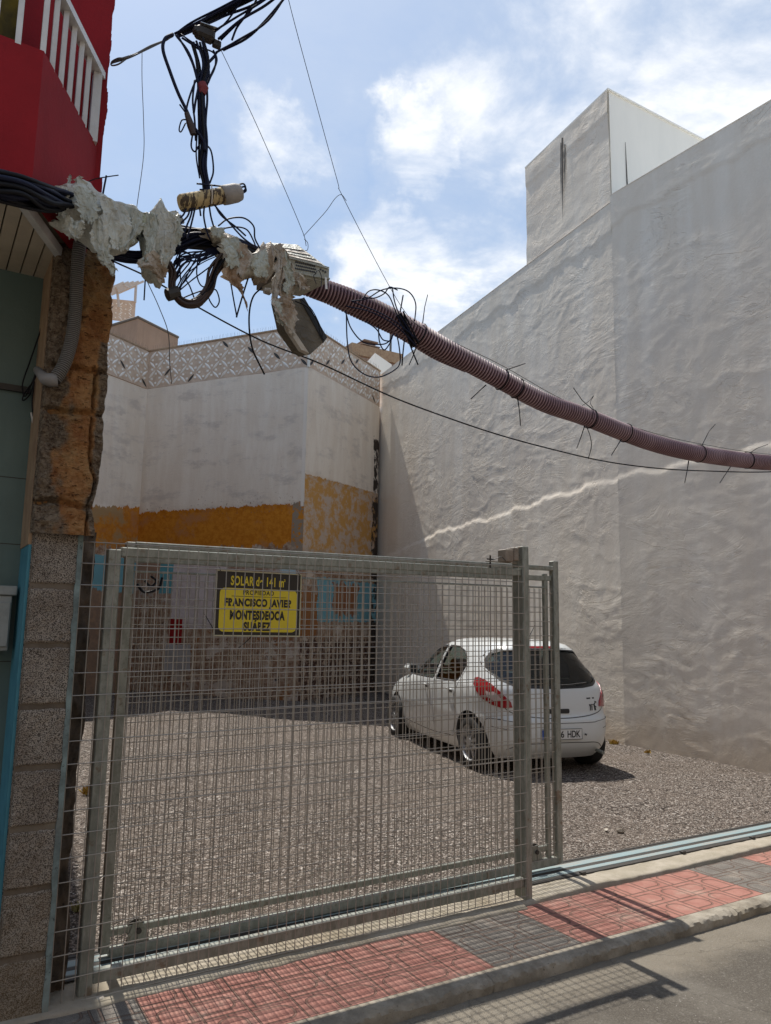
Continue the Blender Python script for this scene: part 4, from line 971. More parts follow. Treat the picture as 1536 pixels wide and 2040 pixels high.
def patch(name, poly, fn, M, rings=7, parent=car, thick=None, dens=.05):
    pts = []
    for i, a in enumerate(poly):
        b_ = poly[(i+1) % len(poly)]; L_ = math.dist(a, b_); k_ = max(1, int(L_/dens))
        for k in range(k_): pts.append((a[0]+(b_[0]-a[0])*k/k_, a[1]+(b_[1]-a[1])*k/k_))
    cx = sum(p_[0] for p_ in pts)/len(pts); cz = sum(p_[1] for p_ in pts)/len(pts); n_ = len(pts); vs = [fn(cx, cz)]; fs = []
    for r_ in range(1, rings+1):
        for p_ in pts: vs.append(fn(cx+(p_[0]-cx)*r_/rings, cz+(p_[1]-cz)*r_/rings))
    for k in range(n_): fs.append((0, 1+k, 1+(k+1) % n_))
    for r_ in range(rings-1):
        for k in range(n_): fs.append((1+r_*n_+k, 1+(r_+1)*n_+k, 1+(r_+1)*n_+(k+1) % n_, 1+r_*n_+(k+1) % n_))
    if thick:
        b0 = len(vs)
        for p_ in pts: vs.append(thick(*p_))
        for k in range(n_): fs.append((1+(rings-1)*n_+k, b0+k, b0+(k+1) % n_, 1+(rings-1)*n_+(k+1) % n_))
    mb = MB(); mb.add(vs, fs); o = mb.build(name, M, parent, smooth=True, fix=True)
    try: o.data.set_sharp_from_angle(angle=radians(40))
    except Exception: pass
    return o
for s in (1, -1):
    for g in (front_glass, rear_glass):
        patch('side_window', g, lambda u, z, s=s: Vector((u, s*y_at(u, z, -.012), z)), GLASS)
        mb = MB(); pp = []
        for i, a in enumerate(g):
            b_ = g[(i+1) % len(g)]
            for k in range(8): pp.append(Vector((a[0]+(b_[0]-a[0])*k/8, 0, a[1]+(b_[1]-a[1])*k/8)))
        pp = [Vector((q.x, s*y_at(q.x, q.z, -.002), q.z)) for q in pp]; mb.tube(pp+[pp[0]], .011, 5, cap=False); mb.build('window_seal', BLKP, car)
patch('rear_window', hatch_full, lambda y, z: Vector((x_rear(y, z, -.014), y, z)), GLASS)
def xfront(y, z, off):
    w_, ar, af, pr, q, pf = sl_par(z); return XC + af*(1-min(.999, abs(y)/w_)**q)**(1/pf) + off
patch('windscreen', wind_full, lambda y, z: Vector((xfront(y, z, -.014), y, z)), GLASS)
# dark border of the rear window
def strip(name, path, wdt, fn, M, closed=False, parent=car):
    """flat ribbon along a 2-D path mapped on the body"""
    P_ = [Vector((a, b_, 0)) for a, b_ in path]; n_ = len(P_); vs = []; fs = []
    for i, q in enumerate(P_):
        t_ = (P_[(i+1) % n_]-P_[i-1]) if closed else (P_[min(i+1, n_-1)]-P_[max(i-1, 0)])
        t_.normalize(); nn = Vector((-t_.y, t_.x, 0))*wdt/2; vs += [fn(q.x+nn.x, q.y+nn.y), fn(q.x-nn.x, q.y-nn.y)]
    for i in range(n_ if closed else n_-1): j = (i+1) % n_; fs.append((2*i, 2*i+1, 2*j+1, 2*j))
    mb = MB(); mb.add(vs, fs); return mb.build(name, M, parent, fix=False)
dense = []
for i, a in enumerate(hatch_full):
    b_ = hatch_full[(i+1) % len(hatch_full)]
    for k in range(6): dense.append((a[0]+(b_[0]-a[0])*k/6, a[1]+(b_[1]-a[1])*k/6))
strip('window_seal', dense, .03, rear_map(.0015), BLKP, closed=True)
ph = lambda off: (lambda f_, z: car_pt(f_, z, off))
for s in (1, -1):
    # tail lamp wraps round the corner
    lamp = [(139, 1.04), (141.5, 1.05), (145.5, 1.03), (149.5, .98), (154, .89), (157.5, .80), (158, .745), (153.5, .735), (149, .765), (144, .83), (140.5, .91), (139, .97)]
    mp = (lambda f_, z, o_=0, s=s: (lambda p_: Vector((p_.x, p_.y*s, p_.z)))(car_pt(f_, z, o_)))
    def lampfn(f_, z, mp=mp): return mp(f_, z, .016)
    mb_ = None
    o = patch('tail_light', lamp, lampfn, LRED, rings=6, thick=lambda f_, z, mp=mp: mp(f_, z, -.004), dens=3)
    l2 = [(146, .91), (150.5, .905), (152.5, .86), (154, .81), (150, .81), (147, .85)]
    patch('reverse_lamp', l2, lambda f_, z, mp=mp: mp(f_, z, .0185), LCLR, rings=3, dens=3, parent=o)
    # wheels
    for xw in (XRW, XRW+WB_):
        wl = bpy.data.objects.new('wheel', None); COL.objects.link(wl); wl.parent = car; wl.location = (xw, s*.755, .298); wl.empty_display_size = .1
        prof = [(.19, -.085), (.27, -.095), (.292, -.080), (.298, -.05), (.298, .05), (.292, .080), (.27, .095), (.205, .09)]
        n_ = 44; vs = []; fs = []
        for k in range(n_):
            a = 2*pi*k/n_
            for r_, y_ in prof: vs.append((r_*cos(a), y_*s, r_*sin(a)))
        m_ = len(prof)
        for k in range(n_):
            for j in range(m_-1): fs.append((k*m_+j, k*m_+j+1, ((k+1) % n_)*m_+j+1, ((k+1) % n_)*m_+j))
        mb = MB(); mb.add(vs, fs); mb.build('tyre', RUB, wl, smooth=True)
        mb = MB(); n_ = 36; rp = [(.203, .088), (.195, .075), (.18, .05), (.17, .045)]; vs = []; fs = []
        for k in range(n_):
            a = 2*pi*k/n_
            for r_, y_ in rp: vs.append((r_*cos(a), y_*s, r_*sin(a)))
        m_ = 4
        for k in range(n_):
            for j in range(3): fs.append((k*m_+j, k*m_+j+1, ((k+1) % n_)*m_+j+1, ((k+1) % n_)*m_+j))
        mb.add(vs, fs); mb.tube([(0, .045*s, 0), (0, .085*s, 0)], .045, 16)
        for k in range(9):
            a = 2*pi*k/9; ca, sa = cos(a), sin(a); tn = Vector((-sa, 0, ca))
            mb.add([Vector((ca*.04, .08*s, sa*.04))-tn*.014, Vector((ca*.04, .08*s, sa*.04))+tn*.014, Vector((ca*.19, .07*s, sa*.19))+tn*.022, Vector((ca*.19, .07*s, sa*.19))-tn*.022,
                    Vector((ca*.04, .05*s, sa*.04))-tn*.014, Vector((ca*.04, .05*s, sa*.04))+tn*.014, Vector((ca*.19, .045*s, sa*.19))+tn*.022, Vector((ca*.19, .045*s, sa*.19))-tn*.022],
                   [(0, 1, 2, 3), (0, 4, 5, 1), (1, 5, 6, 2), (2, 6, 7, 3), (3, 7, 4, 0), (4, 7, 6, 5)])
        mb.build('rim', RIMM, wl)
        mb = MB(); mb.tube([(0, -.06*s, 0), (0, .04*s, 0)], .19, 24); mb.build('brake_drum', DARKSTEEL, wl)
    # door seams, handles, sill, mirror
    sm = lambda u, z, s=s: Vector((u, s*y_at(u, z, .0012), z))
    dn = lambda pts: [tuple(q.xy) for q in spline([(a, b_, 0) for a, b_ in pts], 10)]
    strip('door_seam', dn([(1.64, 1.40), (1.655, 1.1), (1.65, .7), (1.64, .30)]), .009, sm, SEAM)
    strip('door_seam', dn([(.87, 1.16), (.94, .95), (1.03, .75), (.98, .62), (1.02, .45), (1.08, .31)]), .009, sm, SEAM)
    strip('door_seam', dn([(2.88, .96), (2.86, .7), (2.80, .32)]), .009, sm, SEAM)
    strip('sill_seam', dn([(1.08, .31), (1.8, .285), (2.80, .32)]), .009, sm, SEAM)
    strip('bumper_seam', dn([(.12, .615), (.3, .60), (.345, .50)]), .008, sm, SEAM)
    for hx in (1.12, 1.86):
        mb = MB(); yy = y_at(hx, .86); pts = spline([(hx-.085, s*(yy+.004), .862), (hx-.05, s*(yy+.03), .866), (hx+.05, s*(yy+.03), .868), (hx+.08, s*(yy+.004), .866)], 4)
        mb.tube(pts, .011, 8); mb.build('door_handle', PAINT, car, smooth=True)
        mb = MB(); a = [Vector((hx-.055+.11*k/6, 0, .862)) for k in range(7)]; strip('handle_recess', [(hx-.06, .855), (hx, .855), (hx+.055, .857)], .05, sm, BLKP)
    mb = MB(); mx = 2.74; my = y_at(mx, 1.0)
    mb.add([(mx+dx_, s*(my+dy_), 1.0+dz_) for dx_ in (-.06, .09) for dy_, dz_ in ((.02, -.03), (.17, -.05), (.20, .03), (.17, .085), (.04, .08))],
           [(0, 1, 2, 3, 4), (5, 9, 8, 7, 6)] + [(i, (i+1) % 5, 5+(i+1) % 5, 5+i) for i in range(5)])
    o = mb.build('mirror', PAINT, car); mb = MB(); mb.box((mx-.062, s*(my+.045), .965), (mx-.0605, s*(my+.175), 1.07)); mb.build('mirror_glass', BLKP, o)
# hatch seam, bumper line, plate, handle, brake lamp, spoiler, wiper
rm = rear_map(.0015); dn = lambda pts: [tuple(q.xy) for q in spline([(a, b_, 0) for a, b_ in pts], 10)]
strip('hatch_seam', dn([(-.66, .77), (-.60, .70), (-.45, .655), (-.2, .63), (0, .625), (.2, .63), (.45, .655), (.60, .70), (.66, .77)]), .010, rm, SEAM)
strip('bumper_line', dn([(-.72, .61), (-.5, .585), (-.42, .575), (0, .572), (.42, .575), (.5, .585), (.72, .61)]), .007, rm, SEAM)
strip('bumper_line', dn([(-.62, .285), (-.5, .345), (-.3, .355), (0, .357), (.3, .355), (.5, .345), (.62, .285)]), .009, rm, SEAM)
for s in (1, -1): strip('reflector_line', dn([(s*.60, .505), (s*.70, .515), (s*.76, .53)]), .007, rm, SEAM)
pl_ = empty('number_plate', (x_rear(0, .455, .010), 0, .455)); pl_.parent = car
mb = MB(); mb.box((-.004, -.26, -.055), (.004, .26, .055), bev=.002); mb.build('plate', PLATE, pl_)
def rtext(s_, cy, cz, w_, h_, M_, par, x_, name='lettering', bold=.02):
    o = text(s_, 0, 0, w_, h_, M_, par, bold=bold, name=name)
    for q in o.data.vertices: q.co = (x_, -(q.co.x)+cy, q.co.z+cz)
    return o
mb = MB(); mb.box((-.0052, .215, -.05), (-.0042, .255, .05)); mb.build('blue_band', PBLUE, pl_)
rtext("1", .185, 0, .022, .075, BLKP, pl_, -.0056); rtext("6", -.005, 0, .042, .075, BLKP, pl_, -.0056); rtext("HDK", -.155, 0, .17, .075, BLKP, pl_, -.0056)
rtext("~", -.315, -.01, .03, .03, BLKP, pl_, .001)
mb = MB(); fr = .0
mb.tube([(-.005, -.262, -.057), (-.005, .262, -.057), (-.005, .262, .057), (-.005, -.262, .057), (-.005, -.262, -.057)], .0028, 4); mb.build('plate_frame', BLKP, pl_)
patch('hatch_handle', [(-.13, .675), (.13, .675), (.14, .69), (.14, .715), (.13, .725), (-.13, .725), (-.14, .715), (-.14, .69)], lambda y, z: Vector((x_rear(y, z, .006), y, z)), BLKP, rings=2, thick=lambda y, z: Vector((x_rear(y, z, -.01), y, z)))
patch('brake_light', [(-.17, 1.392), (.17, 1.392), (.17, 1.415), (-.17, 1.415)], lambda y, z: Vector((x_rear(y, z, .012), y, z)), LRED, rings=2, thick=lambda y, z: Vector((x_rear(y, z, -.01), y, z)))
strip('badge_lettering', [(-.385, .835), (-.50, .838)], .016, rm, BLKP)
mb = MB()
def rp(y, z): return Vector((x_rear(y, z, .003), y, z))
for a in ([(-.43, .70), (-.435, .75), (-.44, .765), (-.49, .765), (-.50, .70)], [(-.455, .70), (-.457, .755)], [(-.49, .765), (-.505, .735), (-.515, .70)], [(-.43, .745), (-.42, .77)], [(-.49, .765), (-.515, .79)], [(-.505, .80), (-.53, .79)], [(-.50, .75), (-.525, .735)]):
    mb.tube([rp(y, z) for y, z in a], .0055, 4)
mb.build('goat_sticker', BLKP, car)
mb = MB(); mb.tube([(x_rear(0, .98, .02), 0, .98), (x_rear(-.2, .985, .025), -.2, .99), (x_rear(-.42, 1.0, .02), -.42, 1.01)], .008, 5); mb.build('rear_wiper', BLKP, car)
mb = MB(); mb.tube([(.78, -.02, 1.48), (.72, -.02, 1.50), (.56, -.02, 1.66)], [.014, .006, .003], 6); mb.build('antenna', BLKP, car)
mb = MB(); mb.tube([(.14, -.55, .25), (.0, -.55, .235)], .02, 10); mb.build('exhaust', GALV, car)
# cabin: seats with head rests, floor, dashboard
SEAT = mat("seat_fabric", color=(.05, .05, .052), rough=.9)
for sx, sy_ in ((1.05, .0), (2.05, .37), (2.05, -.37)):
    st_ = bpy.data.objects.new('seat', None); COL.objects.link(st_); st_.parent = car; st_.location = (sx, sy_, .4); wd = .58 if sy_ == 0 else .24
    mb = MB(); mb.extr([(0, -wd, .05), (-.18, -wd, .60), (-.06, -wd, .62), (.14, -wd, .08)], (0, 2*wd, 0)); mb.build('backrest', SEAT, st_)
    mb = MB(); mb.box((.05, -wd, -.05), (.55, wd, .12), bev=.04); mb.build('cushion', SEAT, st_)
    for hy in ((-.33, .33) if sy_ == 0 else (0,)):
        mb = MB(); mb.box((-.21, hy-.12, .64), (-.12, hy+.12, .80), bev=.03); mb.build('head_rest', SEAT, st_)
mb = MB(); mb.box((2.55, -.66, .55), (3.0, .66, .93), bev=.04); mb.build('dashboard', CDARK, car)
mb = MB(); mb.box((.25, -.60, .352), (2.9, .60, .36)); mb.build('floor', CDARK, car)
mb = MB(); mb.box((.35, -.62, .88), (.85, .62, .90), bev=.005); mb.build('parcel_shelf', CDARK, car)
# put it in place: rear wheels at the measured spots
RLc = onZ(940, 1531); RRc = onZ(1185, 1518)
CAZ = radians(13)
fwd = Vector((sin(CAZ), cos(CAZ), 0)); lft = Vector((-cos(CAZ), sin(CAZ), 0))
org = RLc - fwd*XRW*1.09 - lft*.80
car.scale = (1.09, 1.0, 1.02)
car.location = (org.x, org.y, .0); car.rotation_euler = (0, 0, atan2(fwd.y, fwd.x))

# ------------------------------------------------------------------ OVERHEAD CABLES  (all hung at y = 3.3 ... 3.7)
YC = 3.55
def P3(q, Y=YC): return onY(q[0], q[1], Y + (q[2] if len(q) > 2 else 0))
def root(name, q, label, cat, Y=YC, **k):
    p = P3(q, Y); return empty(name, p, label=label, cat=cat, **k), p
def strand(parent, org_, pts, r, M=BLACKC, name='strand', seg=5, n=6, Y=YC, jit=0.0):
    pp = [P3(q, Y)-org_ for q in pts]
    if jit: pp = [pp[0]] + [q+Vector((random.uniform(-jit, jit), random.uniform(-jit, jit), random.uniform(-jit, jit))) for q in pp[1:-1]] + [pp[-1]]
    mb = MB(); mb.tube(spline(pp, n), r, seg); return mb.build(name, M, parent, smooth=True, fix=False)
def cable(name, label, cat, pts, r, M=BLACKC, Y=YC, n=8, **k):
    org_ = P3(pts[0], Y); mb = MB(); mb.tube(spline([P3(q, Y)-org_ for q in pts], n), r, 6)
    o = mb.build(name, M, None, smooth=True, fix=False); o.location = org_; return tag(o, label=label, cat=cat, **k)
R = random.Random(5)
def bundle(parent, org_, path, halfw, num, r, M=BLACKC, Y=YC, name='strand', wob=.35, n=6):
    """strands wandering inside a bundle; path in px, halfw in metres per station"""
    for i in range(num):
        a0 = R.random()*6.28; rad = sqrt(R.random()); pts = []
        base = [P3(q, Y)-org_ for q in path]
        for k, q in enumerate(base):
            a = a0 + R.uniform(-wob, wob)*1.6 + k*.25; rr_ = rad*(halfw[k] if hasattr(halfw, '__len__') else halfw)*R.uniform(.75, 1.05)
            t_ = (base[min(k+1, len(base)-1)]-base[max(k-1, 0)]).normalized(); s1 = t_.cross(Vector((0, 1, 0))).normalized(); s2 = t_.cross(s1)
            pts.append(q + s1*cos(a)*rr_ + s2*sin(a)*rr_)
        MM = M[i % len(M)] if isinstance(M, list) else M
        mb = MB(); mb.tube(spline(pts, n), r*R.uniform(.8, 1.25), 6); mb.build(name, MM, parent, smooth=True, fix=False)
# main black bundle coming along the facade
c, o_ = root('main_cable_bundle', (0, 370), 'thick bundle of black cables running under the red balcony into the plastic wraps', 'cable bundle', Y=3.45)
bundle(c, o_, [(-160, 335, -.52), (-60, 358, -.48), (20, 376, -.42), (80, 392, -.28), (130, 404, -.08), (200, 430, .03), (280, 455, .05), (355, 470, .05), (430, 480, .05), (500, 505, .05), (560, 530, .07), (620, 560, .1)],
       [.062, .062, .060, .055, .05, .048, .05, .054, .05, .042, .035, .03], 40, .0095, [BLACKC, BLACKC, NAVYC], Y=3.45)
# lower slack of the trunk
c, o_ = root('cable_slack', (170, 480), 'slack black cables sagging under the plastic wraps beside the stone pillar', 'cable bundle', Y=3.45)
bundle(c, o_, [(165, 470), (215, 500), (270, 512), (330, 505), (380, 480), (420, 470)], [.01, .03, .035, .04, .05, .03], 12, .006, NAVYC, Y=3.45)
# looping brown bundle
c, o_ = root('cable_loop', (380, 590), 'brown and black cables tied into a hanging U-shaped loop below the wraps', 'cable bundle', Y=3.42)
bundle(c, o_, [(332, 525), (344, 545), (343, 575), (365, 602), (393, 601), (415, 575), (425, 540), (445, 512), (480, 495)], [.03, .02, .016, .02, .024, .024, .03, .04, .03], 14, .0062, [BROWNC, BLACKC, BROWNC], Y=3.42)
mb = MB(); p = P3((342, 585), 3.42)-o_; mb.tube([p+Vector((-.02, 0, -.012)), p+Vector((.03, 0, .015))], .03, 10); mb.build('tie', DARKSTEEL, c)
# fan of thin cables between loop and trunk
c, o_ = root('cable_tangle', (400, 520), 'tangle of thin navy cables fanning out inside the hanging loop', 'cable bundle', Y=3.44)
for i in range(16):
    x0 = 349+R.uniform(-7, 9); y0 = 545+R.uniform(-20, 42)
    strand(c, o_, [(x0, y0, R.uniform(-.03, .03)), (x0+R.uniform(8, 26), y0-R.uniform(16, 40)), (402+R.uniform(-14, 14), 508+R.uniform(-8, 14)), (445+R.uniform(-10, 20), 492+R.uniform(-8, 12))], R.uniform(.0025, .004), NAVYC, Y=3.44)
for pts in ([(345, 590), (380, 560), (420, 530), (440, 510)], [(350, 600), (385, 585), (415, 575)], [(368, 555), (378, 570), (392, 605), (400, 600)], [(420, 560), (415, 590), (428, 612), (437, 600), (432, 580), (424, 575)],
            [(395, 510), (392, 545), (400, 568), (415, 573)], [(360, 475), (358, 520), (360, 560)]):
    strand(c, o_, pts, .0035, NAVYC, Y=3.44)
# vertical hanging bundle
c, o_ = root('hanging_cable_bundle', (405, 350), 'tall bundle of dark cables hanging down from the span cable to the peeling tube', 'cable bundle', Y=3.40)
bundle(c, o_, [(398, 85), (408, 130), (402, 172), (402, 220), (405, 280), (404, 330), (410, 368), (412, 400)], [.05, .05, .02, .016, .02, .018, .022, .02], 13, .0055, [NAVYC, BLACKC], Y=3.40)
for pts in ([(350, 70), (376, 105), (392, 150), (398, 175)], [(352, 68), (370, 98), (385, 130), (396, 172)], [(360, 68), (395, 92), (425, 105), (430, 125), (415, 165)], [(362, 75), (392, 95), (410, 115), (408, 170)],
            [(432, 105), (410, 130), (388, 165), (374, 205), (370, 232)], [(428, 112), (405, 140), (392, 190), (386, 225)], [(430, 110), (428, 135), (416, 160)], [(425, 100), (432, 120), (420, 150), (412, 170)],
            [(388, 160), (384, 200), (388, 240), (390, 280)], [(412, 170), (413, 200), (410, 240), (411, 290)], [(385, 260), (381, 290), (388, 302), (396, 290)], [(405, 285), (420, 300), (425, 340), (418, 365)], [(393, 260), (391, 310), (398, 355)]):
    strand(c, o_, pts, R.uniform(.0035, .006), NAVYC, Y=3.40)
mb = MB(); mb.tube([P3((401, 166), 3.40)-o_, P3((405, 176), 3.40)-o_, P3((403, 188), 3.40)-o_], [.022, .026, .016], 10); mb.build('red_tape', mat("red_tape", color=(.20, .02, .025), rough=.6), c)
# thick cable curving down on the left to a splice
c, o_ = root('splice_cable', (330, 100), 'thick single cable curving down to a dark splice left of the hanging bundle', 'cable', Y=3.38)
strand(c, o_, [(345, 68), (328, 78), (325, 100), (338, 140), (355, 185), (372, 220), (385, 250), (405, 280), (408, 300)], .0085, NAVYC, Y=3.38, name='cable')
mb = MB(); mb.tube([P3((372, 225), 3.38)-o_, P3((380, 250), 3.38)-o_, P3((385, 268), 3.38)-o_], [.012, .018, .014], 10); mb.build('splice_sleeve', BROWNC, c)
strand(c, o_, [(358, 208), (368, 222), (376, 235)], .004, NAVYC, Y=3.38, name='cut_end'); strand(c, o_, [(372, 238), (362, 240), (357, 258), (361, 262), (370, 245)], .0035, NAVYC, Y=3.38, name='small_loop')
# span bundle up to the top edge and beyond
c, o_ = root('span_cable', (400, 55), 'black span cable bundle rising from the red house corner to the upper edge', 'cable bundle', Y=3.55)
bundle(c, o_, [(350, 70, 0), (385, 53, -.08), (440, 25, -.2), (500, -2, -.35), (570, -40, -.55)], [.012, .025, .03, .032, .03], 9, .006, [BLACKC, NAVYC], Y=3.55)
for pts in ([(430, 60, -.15), (470, 35, -.25), (520, 5, -.4), (560, -25, -.5)], [(435, 78, -.15), (480, 40, -.3), (530, 10, -.4), (580, -30, -.5)], [(445, 100, -.15), (500, 70, -.3), (560, 5, -.45), (590, -40, -.5)],
            [(430, 105, -.15), (475, 80, -.25), (535, 40, -.4), (585, -35, -.5)], [(420, 70, -.12), (450, 45, -.2), (475, 10, -.3), (495, -20, -.4)], [(440, 80, -.15), (475, 45, -.25), (500, 20, -.3), (520, -20, -.4)],
            [(375, 60, -.05), (420, 45, -.15), (470, 20, -.25)], [(462, 80, -.2), (472, 55, -.22), (490, 30, -.3), (500, 10, -.3)]):
    strand(c, o_, pts, R.uniform(.0045, .007), NAVYC, Y=3.55)
strand(c, o_, [(345, 68), (330, 80), (300, 92), (270, 108), (240, 118), (222, 126, .15)], .0055, GREYC, Y=3.55, name='steel_rope'); strand(c, o_, [(345, 72), (320, 85), (285, 102), (255, 116), (222, 126, .15)], .004, GREYC, Y=3.55, name='steel_rope')
strand(c, o_, [(250, 116), (236, 116), (224, 122, .1), (222, 130, .15), (236, 128), (252, 117)], .004, GREYC, Y=3.55, name='anchor_loop')
# junction block
c, o_ = root('junction_block', (407, 68), 'small dark junction block hooked under the span cable', 'junction box', Y=3.42)
mb = MB(); mb.box((-.045, -.03, -.03), (.05, .03, .025), bev=.012); mb.box((-.055, -.02, -.015), (-.04, .02, .015), bev=.004); mb.box((.045, -.015, -.045), (.085, .015, -.01), bev=.004); mb.build('case', DARKSTEEL, c)
mb = MB(); mb.extr([(-.03, -.035, .028), (.055, -.035, .034), (.06, .03, .036), (-.03, .03, .03)], (0, 0, .003)); mb.build('bright_clamp', mat("bright_metal", color=(.6, .6, .58), rough=.3, metal=.8), c)
# peeling tube
c, o_ = root('splice_tube', (358, 408), 'yellowed peeling cylindrical cable splice with grey cap', 'cable splice', Y=3.38)
def f_peel(t, b):
    p = t.obj(); n = t.noise(t.vm('MULTIPLY', p, (60, 8, 18)), 1.0, 4, .7); k = t.step(n, .48, .54)
    t.put(b.inputs['Base Color'], t.mix(k, (.50, .38, .19), (.075, .05, .028))); t.put(b.inputs['Normal'], t.bump(k, .8, .004))
PEEL = mat("peeling_yellow", f_peel, rough=.8)
pA, pB = P3((358, 406), 3.38)-o_, P3((452, 388), 3.36)-o_; d_ = (pB-pA)
mb = MB(); mb.tube([pA+d_*t_ for t_ in (0, .01, .05, .3, .6, .95, 1)], [.026, .036, .042, .041, .039, .039, .036], 20); mb.build('sleeve', PEEL, c, smooth=True)
pC = P3((482, 382), 3.35)-o_; mb = MB(); mb.tube([pB+(pC-pB)*t_ for t_ in (-.3, -.28, 0, .6, .9, 1.0)], [.041, .045, .046, .045, .038, .02], 18); mb.build('cap', mat("grey_cap", f_conc((.28, .26, .24), (.38, .35, .32), (.25, .18, .1), .2), rough=.7), c, smooth=True)
mb = MB(); e = P3((410, 395), 3.37)-o_; mb.tube(spline([e+Vector((.01, -.048, .045)), e+Vector((.014, -.052, 0)), e+Vector((.016, -.045, -.045))], 4), .003, 4); mb.build('tie', CREAM, c)
for pts in ([(372, 412), (365, 428), (350, 440), (345, 455)], [(380, 410), (374, 430), (360, 445), (352, 462)], [(385, 408), (380, 430), (372, 450), (365, 470)], [(390, 408), (384, 435), (378, 458), (372, 476)],
            [(408, 405), (406, 430), (412, 460), (418, 475)], [(416, 402), (420, 430), (426, 452)], [(420, 400), (445, 430), (480, 470), (505, 490)], [(425, 400), (440, 428), (470, 452), (490, 470)], [(395, 398), (398, 415), (400, 430)],
            [(470, 378), (486, 372), (490, 380), (482, 386)], [(466, 372), (484, 366), (489, 376), (478, 384)], [(392, 366), (430, 370), (470, 374)], [(398, 378), (425, 378), (450, 376)]):
    strand(c, o_, pts, .0045, NAVYC, Y=3.36, name='lead')
# small arcs right of the tube
c, o_ = root('arched_cables', (440, 455), 'two navy cables arching from the wraps toward the perforated box', 'cable', Y=3.40)
strand(c, o_, [(435, 450), (455, 436), (485, 434), (505, 450), (508, 475), (520, 498)], .0042, NAVYC, Y=3.40); strand(c, o_, [(445, 455), (470, 452), (492, 458), (505, 480), (510, 495)], .004, NAVYC, Y=3.40)
# ---- plastic wraps: crumpled sheets round the trunk
def f_wrap(c1, c2):
    def f(t, b):
        p = t.pos(); n = t.noise(p, 9, 5, .65)
        t.put(b.inputs['Base Color'], t.mix(t.step(n, .38, .68), c1, c2)); t.put(b.inputs['Normal'], t.bump(t.m('ABSOLUTE', t.m('SUBTRACT', t.noise(p, 26, 3, .5, .6), .5)), .9, .022))
    return f
WRAP = mat("white_plastic_wrap", f_wrap((.56, .58, .52), (.42, .41, .35)), rough=.5, spec=.35)
WRAP2 = mat("dirty_plastic_wrap", f_wrap((.50, .46, .39), (.30, .22, .15)), rough=.6, spec=.3)
def wrap(name, parent, org_, stations, M, seed, Y=3.42, nu=120, nv=96, amp=.03, ragged=.03):
    """stations: (px, py_top, py_bottom, depth) outline of the sheet bag along its length"""
    st_ = [(onY(a, t_, Y)-org_, onY(a2, b_, Y)-org_, dep) for a, t_, a2, b_, dep in stations]
    us = np.linspace(0, 1, nu); vs = np.linspace(0, 2*pi, nv); U, V = np.meshgrid(us, vs, indexing='ij')
    k = us*(len(st_)-1); T = np.array([s_[0][:] for s_ in st_]); Bm = np.array([s_[1][:] for s_ in st_]); Dp = np.array([s_[2] for s_ in st_]); xi = np.arange(len(st_))
    def ip(A):
        return np.stack([np.interp(k, xi, A[:, i]) for i in range(3)], -1)
    t_, b_ = ip(T), ip(Bm); dp = np.interp(k, xi, Dp); c0 = (t_+b_)/2; h = (t_-b_)/2
    f1 = fbm(U*4+seed, V*.8+seed, seed, 3, .5); fold = 1-np.abs(2*fbm(U*4.5+V*.8, V*.9-U*2, seed+11, 2, .45)-1)
    f2 = 1-np.abs(2*fbm(U*8-V*1.4, V*1.5+U*3, seed+15, 2, .45)-1)
    f1 = f1*(1-sstep(V, 5.2, 6.28)) + f1[:, :1]*sstep(V, 5.2, 6.28); fold = fold*(1-sstep(V, 5.2, 6.28)) + fold[:, :1]*sstep(V, 5.2, 6.28); f2 = f2*(1-sstep(V, 5.2, 6.28)) + f2[:, :1]*sstep(V, 5.2, 6.28)
    cr = lambda a, b_, s_: (lambda q: q*(1-sstep(V, 5.4, 6.28)) + q[:, :1]*sstep(V, 5.4, 6.28))(crease(a, b_, s_))
    R_ = 1 + (f1-.5)*.35 + (cr(U*4+V*.5, V*.9-U*1.3, seed+31)-.5)*.55 + (cr(U*8-V*.6, V*1.5+U*3, seed+33)-.5)*.24
    P = c0[:, None, :] + h[:, None, :]*(np.cos(V)*R_)[..., None] + np.stack([np.zeros_like(V), -np.sin(V)*R_*dp[:, None], np.zeros_like(V)], -1)
    ax = (c0[-1]-c0[0]); ax = ax/np.linalg.norm(ax); eu = (fbm(V*2.2, V*0+seed, seed+21, 4, .6)-.5)*ragged*3
    eu = eu*(1-sstep(V, 5.6, 6.28)) + eu[:, :1]*sstep(V, 5.6, 6.28)
    P = P + ax*((sstep(U, .85, 1.0)+1-sstep(U, 0, .15))*eu)[..., None]
    P[:, -1] = P[:, 0]
    o = grid_obj(name, P, M, parent); o.data.set_sharp_from_angle(angle=radians(14)); return o
